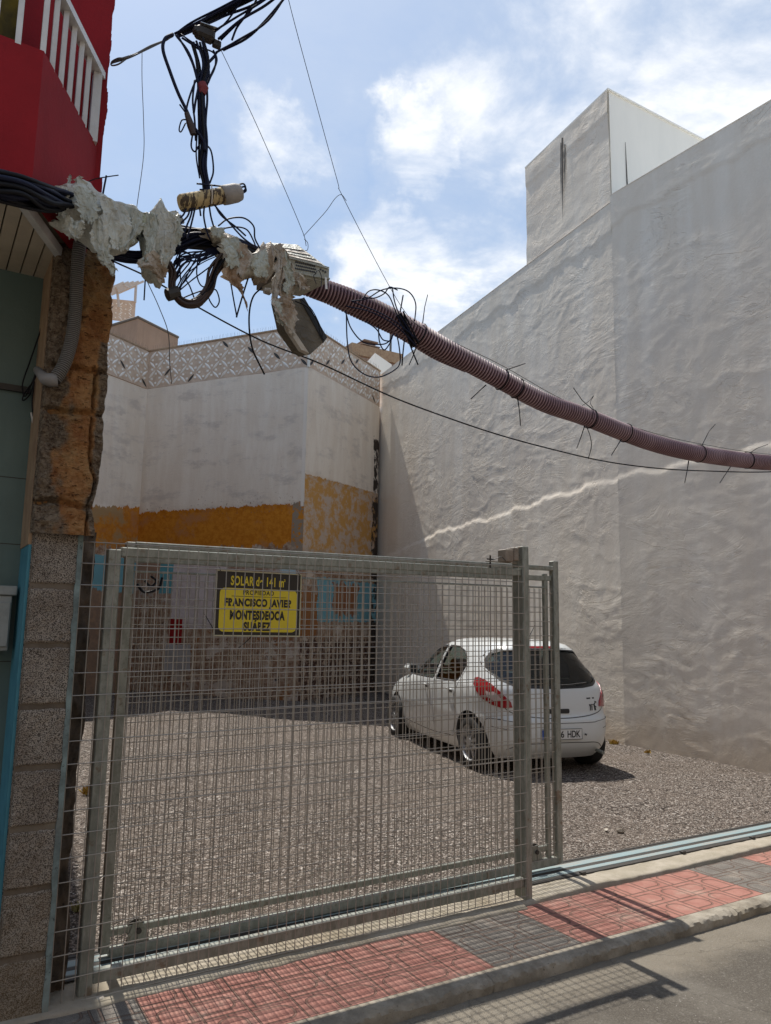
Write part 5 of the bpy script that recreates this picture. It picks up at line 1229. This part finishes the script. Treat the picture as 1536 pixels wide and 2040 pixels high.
def sheet(name, parent, org_, pts, M, seed, Y=3.36, n=34, amp=.035, off=0):
    """hanging flap: quad strip given by left/right outline points top to bottom, crumpled"""
    L_ = [np.array((onY(a, b_, Y)-org_)[:]) for a, b_, _, _ in pts]; R_ = [np.array((onY(c_, d_, Y)-org_)[:]) for _, _, c_, d_ in pts]
    k = np.linspace(0, len(pts)-1, n*2); xi = np.arange(len(pts))
    l = np.stack([np.interp(k, xi, [q[i] for q in L_]) for i in range(3)], -1); r_ = np.stack([np.interp(k, xi, [q[i] for q in R_]) for i in range(3)], -1)
    v = np.linspace(0, 1, n); P = l[:, None, :]*(1-v)[None, :, None] + r_[:, None, :]*v[None, :, None]
    kk, vv = np.meshgrid(k/len(pts), v, indexing='ij')
    fold = crease(vv*3.0+kk*1.5, kk*1.8-vv, seed)*.8 + crease(vv*6-kk*2, kk*4+vv, seed+2)*.25; P[..., 1] -= fold*amp*1.6; P[..., 1] += (fbm(vv*9, kk*9, seed+5, 3)-.5)*amp*.5
    e = (fbm(kk*14, kk*0+3, seed+8, 4, .65)-.5)*.035; w_ = sstep(np.abs(vv-.5), .3, .5)*np.sign(vv-.5)
    P[..., 0] += e*w_; P[..., 2] += (fbm(vv*9, vv*0+7, seed+9, 4, .65)-.5)*.05*sstep(kk*len(pts), len(pts)-2.2, len(pts)-1)
    o = grid_obj(name, P, M, parent); o.data.set_sharp_from_angle(angle=radians(14)); return o
c, o_ = root('plastic_wrap', (190, 430), 'large crumpled white plastic sheet wrapped round the cables above the stone pillar', 'plastic wrap', Y=3.42)
wrap('sheet', c, o_, [(108, 378, 110, 440, .05), (130, 368, 125, 455, .075), (160, 368, 150, 470, .085), (190, 388, 190, 492, .085), (225, 405, 222, 500, .08), (262, 418, 250, 500, .07), (288, 428, 268, 478, .05)], WRAP, 3, Y=3.42)
sheet('flap', c, o_, [(180, 440, 215, 430), (178, 470, 225, 480), (185, 500, 215, 505), (190, 515, 222, 530), (205, 525, 232, 545)], WRAP, 9, Y=3.32)
sheet('flap', c, o_, [(130, 440, 165, 450), (125, 462, 160, 470), (135, 478, 155, 482)], WRAP, 19, Y=3.32, n=20)
sheet('flap', c, o_, [(138, 350, 141, 350), (128, 372, 142, 378), (120, 392, 150, 392)], WRAP, 23, Y=3.40, n=14, amp=.01)
c, o_ = root('plastic_wrap', (320, 490), 'grey-white plastic bag hanging like a pouch round the cables left of the loop', 'plastic wrap', Y=3.42)
wrap('sheet', c, o_, [(286, 428, 290, 470, .05), (298, 425, 285, 545, .06), (318, 424, 308, 556, .07), (335, 426, 322, 558, .065), (350, 428, 332, 535, .06), (358, 440, 350, 500, .04)], WRAP, 31, Y=3.42, ragged=.02)
sheet('flap', c, o_, [(275, 520, 300, 505), (272, 535, 325, 530), (295, 540, 330, 545), (308, 555, 326, 560), (316, 562, 322, 564)], WRAP2, 37, Y=3.33, n=24)
sheet('flap', c, o_, [(300, 428, 345, 426), (292, 465, 350, 462), (295, 505, 345, 500), (305, 520, 335, 524)], WRAP, 43, Y=3.335, n=30)
c, o_ = root('plastic_wrap', (460, 500), 'dirty torn plastic sheet with brown flap hanging from the cables beside the box', 'plastic wrap', Y=3.42)
wrap('sheet', c, o_, [(432, 478, 436, 510, .03), (445, 470, 445, 535, .05), (465, 472, 465, 555, .055), (485, 488, 482, 560, .05), (505, 515, 505, 552, .04)], WRAP2, 51, Y=3.42)
wrap('sheet', c, o_, [(408, 455, 410, 475, .03), (425, 452, 428, 480, .04), (445, 460, 445, 490, .03)], WRAP2, 57, Y=3.40, nu=40, nv=40)
sheet('flap', c, o_, [(440, 535, 478, 540), (436, 552, 480, 558), (452, 566, 480, 568), (468, 578, 482, 580), (478, 592, 484, 594), (488, 612, 491, 614)], mat("brown_stained_wrap", f_wrap((.42, .30, .19), (.22, .13, .07)), rough=.6), 61, Y=3.34, n=24, amp=.02)
c, o_ = root('plastic_wrap', (560, 560), 'long torn beige plastic strips draped over the grey box and hanging down', 'plastic wrap', Y=3.42)
wrap('sheet', c, o_, [(500, 512, 498, 555, .04), (520, 490, 512, 562, .05), (534, 486, 530, 560, .05), (545, 492, 543, 545, .04)], WRAP2, 71, Y=3.42, nu=50, nv=44)
sheet('flap', c, o_, [(536, 492, 556, 492), (545, 520, 562, 515), (540, 555, 560, 550), (535, 580, 552, 582), (537, 596, 548, 598)], WRAP2, 73, Y=3.29, n=24)
sheet('flap', c, o_, [(548, 498, 560, 500), (550, 530, 576, 535), (546, 560, 588, 562), (545, 585, 580, 590), (550, 605, 582, 600)], WRAP2, 79, Y=3.31, n=28)
sheet('flap', c, o_, [(578, 545, 600, 555), (580, 565, 612, 575), (588, 580, 606, 584)], WRAP2, 83, Y=3.30, n=20)
sheet('flap', c, o_, [(535, 592, 575, 602), (538, 615, 582, 618), (548, 640, 588, 640), (562, 660, 584, 655), (575, 672, 582, 668)], WRAP2, 89, Y=3.27, n=28)
# further folded layers and torn strips, each a piece of its wrap
def layer(org_xy, label_root, items):
    for n_, (pts, M_, yy, amp_) in enumerate(items): sheet('fold', label_root, label_root.location.copy(), pts, M_, 200+n_*7+int(org_xy[0]), Y=yy, n=22, amp=amp_)
wr = [o for o in COL.objects if o.name.split('.')[0] == 'plastic_wrap']
GREYW = mat("grey_green_wrap", f_wrap((.47, .50, .44), (.36, .37, .31)), rough=.55)
layer((1, 0), wr[0], [([(196, 392, 246, 412), (205, 430, 258, 440), (212, 470, 262, 462), (222, 498, 250, 502)], WRAP, 3.315, .022), ([(242, 408, 290, 432), (245, 440, 286, 450), (240, 478, 268, 482), (236, 500, 252, 500)], GREYW, 3.32, .022),
    ([(140, 372, 190, 384), (150, 410, 196, 420), (160, 440, 186, 450)], GREYW, 3.30, .018), ([(112, 374, 140, 376), (108, 400, 136, 404), (112, 428, 130, 436)], WRAP, 3.33, .014),
    ([(196, 505, 216, 500), (202, 520, 224, 518), (214, 534, 228, 540), (220, 545, 227, 552)], GREYW, 3.30, .008), ([(150, 356, 158, 352), (148, 372, 172, 366), (152, 384, 180, 384)], WRAP, 3.36, .01)])
layer((2, 0), wr[1], [([(284, 428, 310, 424), (288, 460, 318, 458), (286, 500, 306, 498), (280, 525, 300, 530)], GREYW, 3.315, .018), ([(312, 426, 336, 426), (318, 462, 344, 460), (316, 505, 340, 498), (318, 530, 330, 528)], WRAP, 3.305, .016),
    ([(334, 428, 358, 436), (338, 460, 362, 464), (336, 492, 356, 488)], GREYW, 3.32, .014)])
layer((3, 0), wr[2], [([(440, 478, 470, 474), (446, 505, 482, 500), (452, 535, 484, 532)], GREYW, 3.325, .018), ([(470, 482, 494, 492), (474, 512, 498, 520), (470, 545, 486, 552)], WRAP2, 3.32, .014), ([(418, 452, 444, 456), (420, 468, 446, 476)], GREYW, 3.33, .012)])
layer((4, 0), wr[3], [([(500, 512, 530, 496), (502, 532, 532, 530), (506, 552, 530, 556)], GREYW, 3.325, .016), ([(556, 500, 572, 506), (560, 528, 578, 540), (566, 556, 584, 570), (560, 580, 574, 588)], GREYW, 3.275, .014), ([(540, 600, 560, 604), (545, 625, 562, 630), (556, 648, 568, 650)], GREYW, 3.25, .01)])
# ---- grey perforated box
BOXM = mat("grey_green_box", f_wrap((.36, .37, .31), (.26, .25, .20)), rough=.55)
pA = P3((578, 545), 3.36); pB = P3((655, 552), 3.46); 
c = empty('splitter_box', P3((610, 520), 3.42), label='grey perforated telecom box with stacked plates on top of the striped pipe', cat='telecom box'); o_ = c.location.copy()
Y1, Y2 = 3.36, 3.62
f0 = [onY(568, 508, Y1), onY(656, 532, Y1), onY(655, 562, Y1), onY(566, 548, Y1)]
mb = MB(); mb.extr([q-o_ for q in f0], (-.05, .24, .0)); mb.build('case', BOXM, c)
def fpt(u, v):  # point on the front face
    return (f0[3]*(1-u)+f0[2]*u)*(1-v) + (f0[0]*(1-u)+f0[1]*u)*v
nfr = (f0[1]-f0[0]).cross(f0[3]-f0[0]).normalized()
if nfr.y > 0: nfr = -nfr
mb = MB()
for r_ in range(3):
    for k in range(11):
        q = fpt(.24+k*.042+.018*(r_ % 2), .78-r_*.17+ k*.002)-o_; mb.tube([q+nfr*.001, q+nfr*.0022], .0052, 7)
for k in range(3): q = fpt(.80+k*.055, .70-k*.05)-o_; mb.tube([q+nfr*.001, q+nfr*.003], .0055, 8)
mb.build('vent_holes', BLKP, c)
mb = MB(); a, b_ = fpt(0, .22)-o_, fpt(1, .22)-o_; mb.extr([a+nfr*.012, b_+nfr*.012, b_+nfr*.012-Vector((0, 0, .008)), a+nfr*.012-Vector((0, 0, .008))], -nfr*.0115); mb.build('lip', BOXM, c)
LT = [(566, 511), (655, 535)]; UT = [(536, 485), (596, 490)]
for k in range(5):
    t0, t1 = k/5, (k+1)/5
    def lp(e, t_, y_): a_, b_ = LT[e], UT[e]; return onY(a_[0]+(b_[0]-a_[0])*t_, a_[1]+(b_[1]-a_[1])*t_, y_)-o_
    ya = 3.34+.16*t0+.012; yb = 3.34+.16*t1-.012
    mb = MB(); q = [lp(0, t0, ya), lp(1, t0, ya), lp(1, t1+.05, yb+.05), lp(0, t1+.05, yb+.05)]; mb.extr(q, (0, .01, .006)); mb.build('plate', [BOXM, WRAP2][k % 2], c)
for k in range(0):
    dz = .014*k; ins = .012*k; q = [fpt(-.18, 1.0)-o_, fpt(1.02-.04*k, 1.0)-o_]; q = [p_+Vector((-.03*k*.3, .035*k, .004+dz)) for p_ in q]
    mb = MB(); mb.extr([q[0], q[1], q[1]+Vector((-.05, .20-.03*k, .01)), q[0]+Vector((-.05, .20-.03*k, .01))], (0, 0, .007)); mb.build('plate', WRAP2 if k % 2 else BOXM, c)
for pts in ([(628, 545), (634, 538), (640, 550), (640, 572)], [(630, 545), (625, 550), (630, 566)]): 
    mb = MB(); mb.tube(spline([onY(a, b_, 3.335)-o_ for a, b_ in pts], 5), .0022, 5); mb.build('loose_wire', BLKP, c)
mb = MB(); q = onY(647, 552, 3.34)-o_; mb.extr([q, q+Vector((.012, 0, 0)), q+Vector((.018, 0, -.06)), q+Vector((.006, 0, -.062))], (0, .002, 0)); mb.build('tag', WHITEP, c)
# ---- hanging dark terminal box
TB = mat("olive_brown_box", f_wrap((.10, .085, .06), (.15, .13, .095)), rough=.6)
c = empty('terminal_box', P3((605, 640), 3.34), label='dark olive cable terminal box hanging askew under the grey box', cat='telecom box'); o_ = c.location.copy()
q = [onY(x, y, 3.30)-o_ for x, y in ((562, 598), (602, 594), (648, 672), (640, 686), (618, 706), (604, 696), (575, 655))]
mb = MB(); mb.extr(q, (-.02, .09, .01)); mb.build('case', TB, c)
q2 = [onY(x, y, 3.295)-o_ for x, y in ((598, 596), (606, 592), (652, 672), (645, 682))]; mb = MB(); mb.extr(q2, (0, .05, 0)); mb.build('hinge_side', BLKP, c)
q2 = [onY(x, y, 3.293)-o_ for x, y in ((560, 610), (568, 608), (580, 650), (608, 692), (616, 704), (600, 696), (573, 655))]; mb = MB(); mb.extr(q2, (0, .03, 0)); mb.build('torn_edge', WRAP2, c)
mb = MB(); mb.tube(spline([onY(x, y, 3.28)-o_ for x, y in ((588, 600), (612, 612), (632, 640), (638, 665), (645, 678))], 5), .003, 5).tube(spline([onY(x, y, 3.28)-o_ for x, y in ((600, 596), (622, 618), (640, 655), (642, 672))], 5), .0025, 5); mb.build('cord', BLACKC, c)
mb = MB(); q = onY(526, 579, 3.33)-o_; mb.tube([q, q+Vector((.03, 0, .002)), q+Vector((.04, 0, 0))], [.014, .018, .004], 10); mb.build('end_cap', WRAP2, c)
# ---- striped corrugated pipe
def f_pipe(t, b):
    p = t.obj(); a = t.n('ShaderNodeAttribute', attribute_name='ridge').outputs['Fac']; n = t.noise(p, 3, 4)
    c_ = t.mix(a, (.045, .010, .018), t.mix(t.step(n, .4, .6), (.38, .26, .28), (.28, .175, .195))); t.put(b.inputs['Base Color'], c_)
PIPE = mat("corrugated_pipe", f_pipe, rough=.45)
def corr(name, pts, r0_, depth, pitch, Mx, parent=None, org_=Vector((0, 0, 0)), seg=20):
    sp_ = spline(pts, 40); L_ = [0]
    for i in range(1, len(sp_)): L_.append(L_[-1]+(sp_[i]-sp_[i-1]).length)
    n_ = int(L_[-1]/pitch)*4; s = np.linspace(0, L_[-1], n_+1); A = np.array([q[:] for q in sp_]); C_ = np.stack([np.interp(s, L_, A[:, i]) for i in range(3)], -1)
    t_ = np.gradient(C_, axis=0); t_ /= np.linalg.norm(t_, axis=1)[:, None]; sd = np.cross(t_, [0, 1, 0]); sd /= np.linalg.norm(sd, axis=1)[:, None]; s2 = np.cross(t_, sd)
    ph_ = np.arange(n_+1) % 4; rad = np.where((ph_ == 0) | (ph_ == 1), r0_, r0_-depth); rg = np.where((ph_ == 0) | (ph_ == 1), 1.0, 0.0)
    a = np.linspace(0, 2*pi, seg+1); P = C_[:, None, :] + sd[:, None, :]*(np.cos(a)[None, :]*rad[:, None])[..., None] + s2[:, None, :]*(np.sin(a)[None, :]*rad[:, None])[..., None]
    P -= np.array(org_[:]); o = grid_obj(name, P, Mx, parent); at = o.data.attributes.new('ridge', 'FLOAT', 'POINT'); at.data.foreach_set('value', np.repeat(rg, seg+1).astype(np.float32)); o.data.set_sharp_from_angle(angle=radians(40))
    return o
PY = 3.6
pipe_px = [(598, 560), (640, 577), (700, 598), (760, 625), (830, 662), (900, 703), (1000, 757), (1060, 790), (1100, 808), (1160, 828), (1240, 860), (1300, 882), (1370, 900), (1450, 913), (1536, 922), (1640, 922), (1800, 905)]
o_ = onY(598, 560, PY-.02); c = empty('corrugated_pipe', o_, label='long striped mauve corrugated conduit sagging across the lot entrance', cat='conduit')
corr('pipe', [onY(x, y, PY) for x, y in pipe_px], .062, .012, .0205, PIPE, c, o_)
corr('pipe', [onY(x, y, PY+.07) for x, y in [(590, 566), (650, 588), (720, 622), (800, 660), (870, 702), (930, 728)]], .045, .010, .019, PIPE, c, o_)
o = cable('support_wire', 'thin pale support wire running along the upper side of the corrugated conduit', 'wire', [(820, 640), (900, 680), (1000, 728), (1100, 785), (1180, 822), (1300, 862), (1400, 885), (1536, 905), (1640, 900)], .0022, GREYC, Y=3.57)
# cable ties sticking out of the conduit
def ping(x, y, ang, ln, r=.0028): return None
ties = [((1000, 738), [(1047, 724)], (968, 767, 938, 795)), ((1030, 768), None, (1031, 792, 1037, 848)), ((1176, 830), [(1160, 798), (1142, 772)], (1165, 848, 1149, 893)),
        ((1246, 862), None, (1238, 875, 1218, 907)), ((1392, 885), [(1412, 860), (1425, 845)], (1372, 918, 1364, 962)), ((1488, 905), [(1508, 893), (1530, 885)], (1455, 930, 1434, 962)), ((836, 655), [(846, 612), (852, 587)], (830, 690, 815, 727))]
tl = ['long black tie tail below the conduit, first from the cable coils', 'black cable tie hanging straight down from the conduit above the ledge end', 'black cable tie with twisted wire ends at the middle of the conduit', 'short black cable tie pointing down left on the conduit', 'black cable tie with upright tail near the right edge', 'black cable tie closest to the right edge of the photo', 'black cable ties holding the coils to the conduit']
for (q, upt, dn_), lab in zip(ties, tl):
    qc = onY(q[0], q[1]+8, PY); c = empty('cable_tie', qc, label=lab, cat='cable tie', group='cable ties on the corrugated conduit')
    # ring round the pipe, perpendicular to it
    k = min(range(len(pipe_px)-1), key=lambda i: abs((pipe_px[i][0]+pipe_px[i+1][0])/2-q[0])); tv = (onY(*pipe_px[k+1], PY)-onY(*pipe_px[k], PY)).normalized()
    a0, a1 = pipe_px[k], pipe_px[k+1]; f_ = (q[0]-a0[0])/(a1[0]-a0[0]); ctr = onY(q[0], a0[1]+(a1[1]-a0[1])*f_, PY)-qc; s1 = tv.cross(Vector((0, 1, 0))).normalized(); s2 = tv.cross(s1)
    mb = MB(); mb.tube([ctr+(s1*cos(a)+s2*sin(a))*.0655 for a in np.linspace(0, 2*pi, 21)], .0035, 5, cap=False); mb.build('band', BLACKC, c)
    if upt:
        mb = MB(); mb.tube([ctr+Vector((0, -.03, .055))] + [onY(a, b_, PY-.06)-qc for a, b_ in upt], [.0035]+[.0025]*len(upt), 5); mb.build('tail', BLACKC, c)
    mb = MB(); a = onY(dn_[0], dn_[1], PY-.05)-qc; b_ = onY(dn_[2], dn_[3], PY-.06)-qc; mb.tube([a, (a+b_)/2+Vector((.004, 0, .004)), b_], [.0042, .003, .003], 5); mb.build('tail', BLACKC, c)
cable('twisted_wire', 'short twisted wire end curling above the middle of the conduit', 'wire', [(1160, 808), (1172, 800), (1183, 788), (1176, 802), (1182, 815), (1180, 835)], .002, BLACKC, Y=3.53)
cable('wire_end', 'curved black wire end hanging below the middle of the conduit', 'wire', [(1168, 848), (1176, 870), (1178, 890), (1172, 914)], .0028, BLACKC, Y=3.53)
# coils round the conduit near x=800
c, o_ = root('cable_coil', (780, 650), 'loose black cable coils looped over and under the conduit beside the grey box', 'cable coil', Y=3.50)
for pts in ([(700, 600), (730, 595), (760, 578), (790, 574), (815, 582), (828, 605), (826, 640)], [(722, 596), (735, 580), (755, 578), (775, 590), (790, 625), (805, 660)], [(782, 574), (786, 600), (795, 625), (810, 650), (822, 672)],
            [(725, 592), (745, 594), (765, 585), (776, 572), (792, 578)], [(690, 622), (692, 680), (700, 720), (725, 745), (755, 751), (785, 738), (797, 722), (795, 690), (790, 665)], [(688, 620), (700, 655), (725, 682), (760, 686), (775, 680), (782, 668)],
            [(728, 640), (750, 656), (762, 676), (775, 680)], [(754, 650), (756, 680), (765, 697), (776, 685), (784, 665)], [(690, 610), (740, 622), (790, 650), (830, 690)], [(700, 600), (760, 625), (800, 650), (835, 680)]):
    strand(c, o_, pts, .0038, NAVYC, Y=3.50)
bundle(c, o_, [(795, 625), (812, 655), (828, 690)], [.03, .03, .03], 9, .005, BLACKC, Y=3.52)
for pts in ([(797, 622), (800, 605), (803, 588)], [(806, 675), (803, 702), (801, 728)], [(814, 680), (824, 705), (833, 727)]): strand(c, o_, pts, .0042, BLACKC, Y=3.50, name='tie_tail')
# long sagging thin black cable
cable('sagging_cable', 'long thin black cable sagging from the pillar across the lot below the conduit', 'cable', [(165, 490, .1), (225, 520), (300, 555), (400, 615), (520, 678), (640, 725), (780, 790), (900, 835), (1000, 868), (1100, 895), (1200, 918), (1300, 932), (1400, 938), (1536, 940), (1700, 930)], .0042, BLACKC, Y=3.62)
# hanging cable ends
cable('hanging_cable_end', 'curved black cable end hanging down past the breeze-block parapet', 'cable', [(522, 573), (505, 590), (497, 620), (497, 660), (503, 695), (515, 722), (527, 746)], .0042, BLACKC, Y=3.40)
cable('hanging_wire_end', 'short straight black wire end hanging under the pouch-shaped wrap', 'wire', [(291, 520), (290, 545), (287, 598)], .0032, NAVYC, Y=3.45)
cable('hanging_wire_end', 'crossed navy wire ends hanging between the wraps, left one', 'wire', [(460, 565), (466, 600), (472, 632)], .0035, NAVYC, Y=3.44)
cable('hanging_wire_end', 'crossed navy wire ends hanging between the wraps, right one', 'wire', [(495, 552), (483, 590), (471, 632)], .004, NAVYC, Y=3.44)
cable('upright_wire', 'short upright black wire stub sticking up from the large white wrap', 'wire', [(204, 392), (208, 370), (212, 350)], .0042, NAVYC, Y=3.42)
cable('crossing_wire', 'thin black wire crossing the upright stub in front of the red wall', 'wire', [(160, 372), (185, 358), (215, 352), (236, 349)], .0025, BLACKC, Y=3.42)
# fine sky wires
cable('hanging_thread', 'thin wire hanging from the steel rope down to the large white wrap', 'wire', [(283, 104), (283, 160), (286, 240), (286, 310), (272, 416)], .0016, GREYC, Y=3.46)
cable('sky_wire', 'thin wire running diagonally from the junction block to the grey box', 'wire', [(438, 95, -.1), (505, 235, -.05), (560, 360), (603, 462), (610, 490)], .0016, BLACKC, Y=3.42)
cable('sky_wire', 'long thin wire running diagonally from the top edge to the cable coils', 'wire', [(565, -60, -.4), (575, 0, -.35), (620, 170, -.2), (672, 360), (682, 390), (770, 560), (815, 632), (850, 660)], .0017, BLACKC, Y=3.50)
cable('kinked_wire', 'short kinked wire linking the two thin sky wires', 'wire', [(605, 470), (625, 448), (650, 420), (668, 395), (680, 388), (690, 400)], .0017, BLACKC, Y=3.46)
cable('wire_eye', 'small wire loop at the end of the left sky wire above the grey box', 'wire', [(606, 476), (613, 484), (613, 497), (607, 500)], .0016, BLACKC, Y=3.42)
cable('drop_wire', 'thin drop wire curving down in front of the brown house and parapet', 'wire', [(278, 530), (300, 575), (318, 615), (335, 663), (338, 720), (342, 765)], .0022, GREYC, Y=3.9)
# conduit on the pillar
gq = [onY(165, 462, 3.62), onY(157, 500, 3.63), onY(153, 560, 3.66), onY(150, 620, 3.68), onY(143, 675, 3.68), onY(128, 725, 3.67), onY(108, 758, 3.67)]
o_ = gq[0]; c = empty('grey_conduit', o_, label='grey corrugated conduit running down the stone pillar', cat='conduit')
def f_gc(t, b):
    a = t.n('ShaderNodeAttribute', attribute_name='ridge').outputs['Fac']; t.put(b.inputs['Base Color'], t.mix(a, (.06, .056, .05), (.24, .23, .215)))
corr('flexible_pipe', gq, .030, .006, .0095, mat("grey_conduit", f_gc, rough=.55), c, o_, seg=16)
GP = mat("grey_plastic", color=(.24, .23, .22), rough=.5)
mb = MB(); a, b_ = gq[0]-o_, onY(160, 452, 3.60)-o_; 
n_ = 18; mb.tube([a+(b_-a)*-.6, a, b_], [.034, .036, .036], n_, cap=False); mb.tube([b_, a], [.028, .028], n_, cap=False); mb.build('socket', GP, c, smooth=True)
mb = MB(); a = gq[-1]-o_; mb.tube([a+Vector((.008, 0, .006)), a+Vector((-.02, 0, -.002)), onY(90, 755, 3.67)-o_, onY(74, 737, 3.78)-o_], [.031, .031, .026, .018], 14); mb.build('elbow', GP, c, smooth=True)
mb = MB(); mb.tube(spline([onY(95, 505+30, 3.95)-o_, onY(92, 560, 4.0)-o_, onY(85, 640, 4.0)-o_, onY(70, 690, 4.0)-o_, onY(58, 725, 4.0)-o_, onY(45, 765, 4.0)-o_, onY(50, 790, 4.0)-o_, onY(65, 760, 4.0)-o_, onY(75, 735, 4.0)-o_], 6), .0035, 5)
mb.tube(spline([onY(78, 737, 3.98)-o_, onY(66, 760, 4.0)-o_, onY(48, 785, 4.0)-o_, onY(46, 798, 4.0)-o_, onY(60, 785, 4.0)-o_, onY(68, 760, 4.0)-o_, onY(64, 800, 4.0)-o_, onY(66, 830, 4.0)-o_], 6), .0035, 5); mb.build('cable_end', BLACKC, c)
mb = MB(); mb.tube([onY(62, 822, 4.0)-o_, onY(66, 844, 4.0)-o_], .0045, 5); mb.build('white_tip', WHITEP, c)

# ------------------------------------------------------------------ small things
WEED = mat("dry_weed", f_paint((.30, .25, .04), (.42, .20, .03), 30))
def weed(q, n_, h_, label, M_=WEED):
    p = onZ(*q); mb = MB()
    for i in range(n_):
        a = random.random()*6.28; r_ = random.random()*h_*1.1; b_ = Vector((cos(a)*r_, sin(a)*r_, 0)); t_ = b_+Vector((random.uniform(-.5, .5)*h_, random.uniform(-.5, .5)*h_, h_*random.uniform(.3, 1)))
        w_ = Vector((random.uniform(-1, 1), random.uniform(-1, 1), 0)).normalized()*.006
        mb.add([b_-w_, b_+w_, (b_+t_)/2+w_*1.5, t_, (b_+t_)/2-w_*1.5], [(0, 1, 2, 3, 4)])
    o = mb.build('dry_weed', M_, None, fix=False); o.location = (p.x, p.y, 0); tag(o, label=label, cat='plant')
weed((185, 1580), 260, .09, 'yellow and orange dry weeds growing behind the left fence post')
weed((1222, 1482), 90, .07, 'dry weed tuft at the foot of the white wall behind the car')
weed((1290, 1500), 50, .05, 'tiny dry weed at the foot of the white wall right of the car')
weed((165, 1812), 120, .05, 'pale green weeds at the rubble base behind the fence', mat("pale_weed", f_paint((.22, .24, .07), (.35, .30, .15), 30)))
def pebble(q, r_, label, M_, flat=.6, Z=0):
    p = onZ(q[0], q[1], Z); bm = bmesh.new(); bmesh.ops.create_icosphere(bm, subdivisions=2, radius=r_)
    for v in bm.verts: v.co *= 1+.35*(mnoise.noise(v.co*(1.2/r_)+Vector((q[0], 0, 0)))); v.co.z *= flat
    me = bpy.data.meshes.new('stone'); bm.to_mesh(me); bm.free(); o = link('stone', me, M_); o.location = (p.x, p.y, Z+r_*flat*.5); tag(o, label=label, cat='stone')
PALE = mat("pale_stone", f_conc((.45, .40, .33), (.6, .55, .47))); DKS = mat("dark_stone", f_conc((.10, .08, .06), (.2, .16, .12)))
pebble((1236, 1658), .035, 'dark stone lying on the gravel right of the gate', DKS); pebble((107, 1872), .045, 'reddish stone at the foot of the rubble wall', STONE)
pebble((1208, 1655), .02, 'small pale stone beside the dark stone on the gravel', PALE)
pebble((200, 1993), .02, 'small lump of mortar under the fence by the left post', PALE)
pebble((1304, 1876), .018, 'small stone at the foot of the kerb', DKS, Z=-.085)
# sun-bleached leaves of plaster rubble along the back wall
mb = MB()
for i in range(500):
    t_ = random.random(); side_ = random.random() < .6
    p = (B0 + dm*(Lm*t_) + nm*random.uniform(0.0, .5)**1.0) if side_ else (B0 + dr*(Lr*t_) + nr*random.uniform(0, .5))
    r_ = random.uniform(.02, .09); a = random.random()*3; v_ = [Vector((cos(a+k*2.1)*r_*random.uniform(.6, 1), sin(a+k*2.1)*r_*random.uniform(.6, 1), -.02)) for k in range(3)]
    mb.add([p+q for q in v_]+[p+Vector((0, 0, r_*random.uniform(.3, .8)))], [(0, 1, 3), (1, 2, 3), (2, 0, 3)])
tag(mb.build('rubble', mat("rubble", f_conc((.09, .065, .045), (.17, .125, .09), (.14, .07, .04))), fix=False), label='loose brown rubble heaped along the foot of the back house', cat='rubble', kind='stuff')
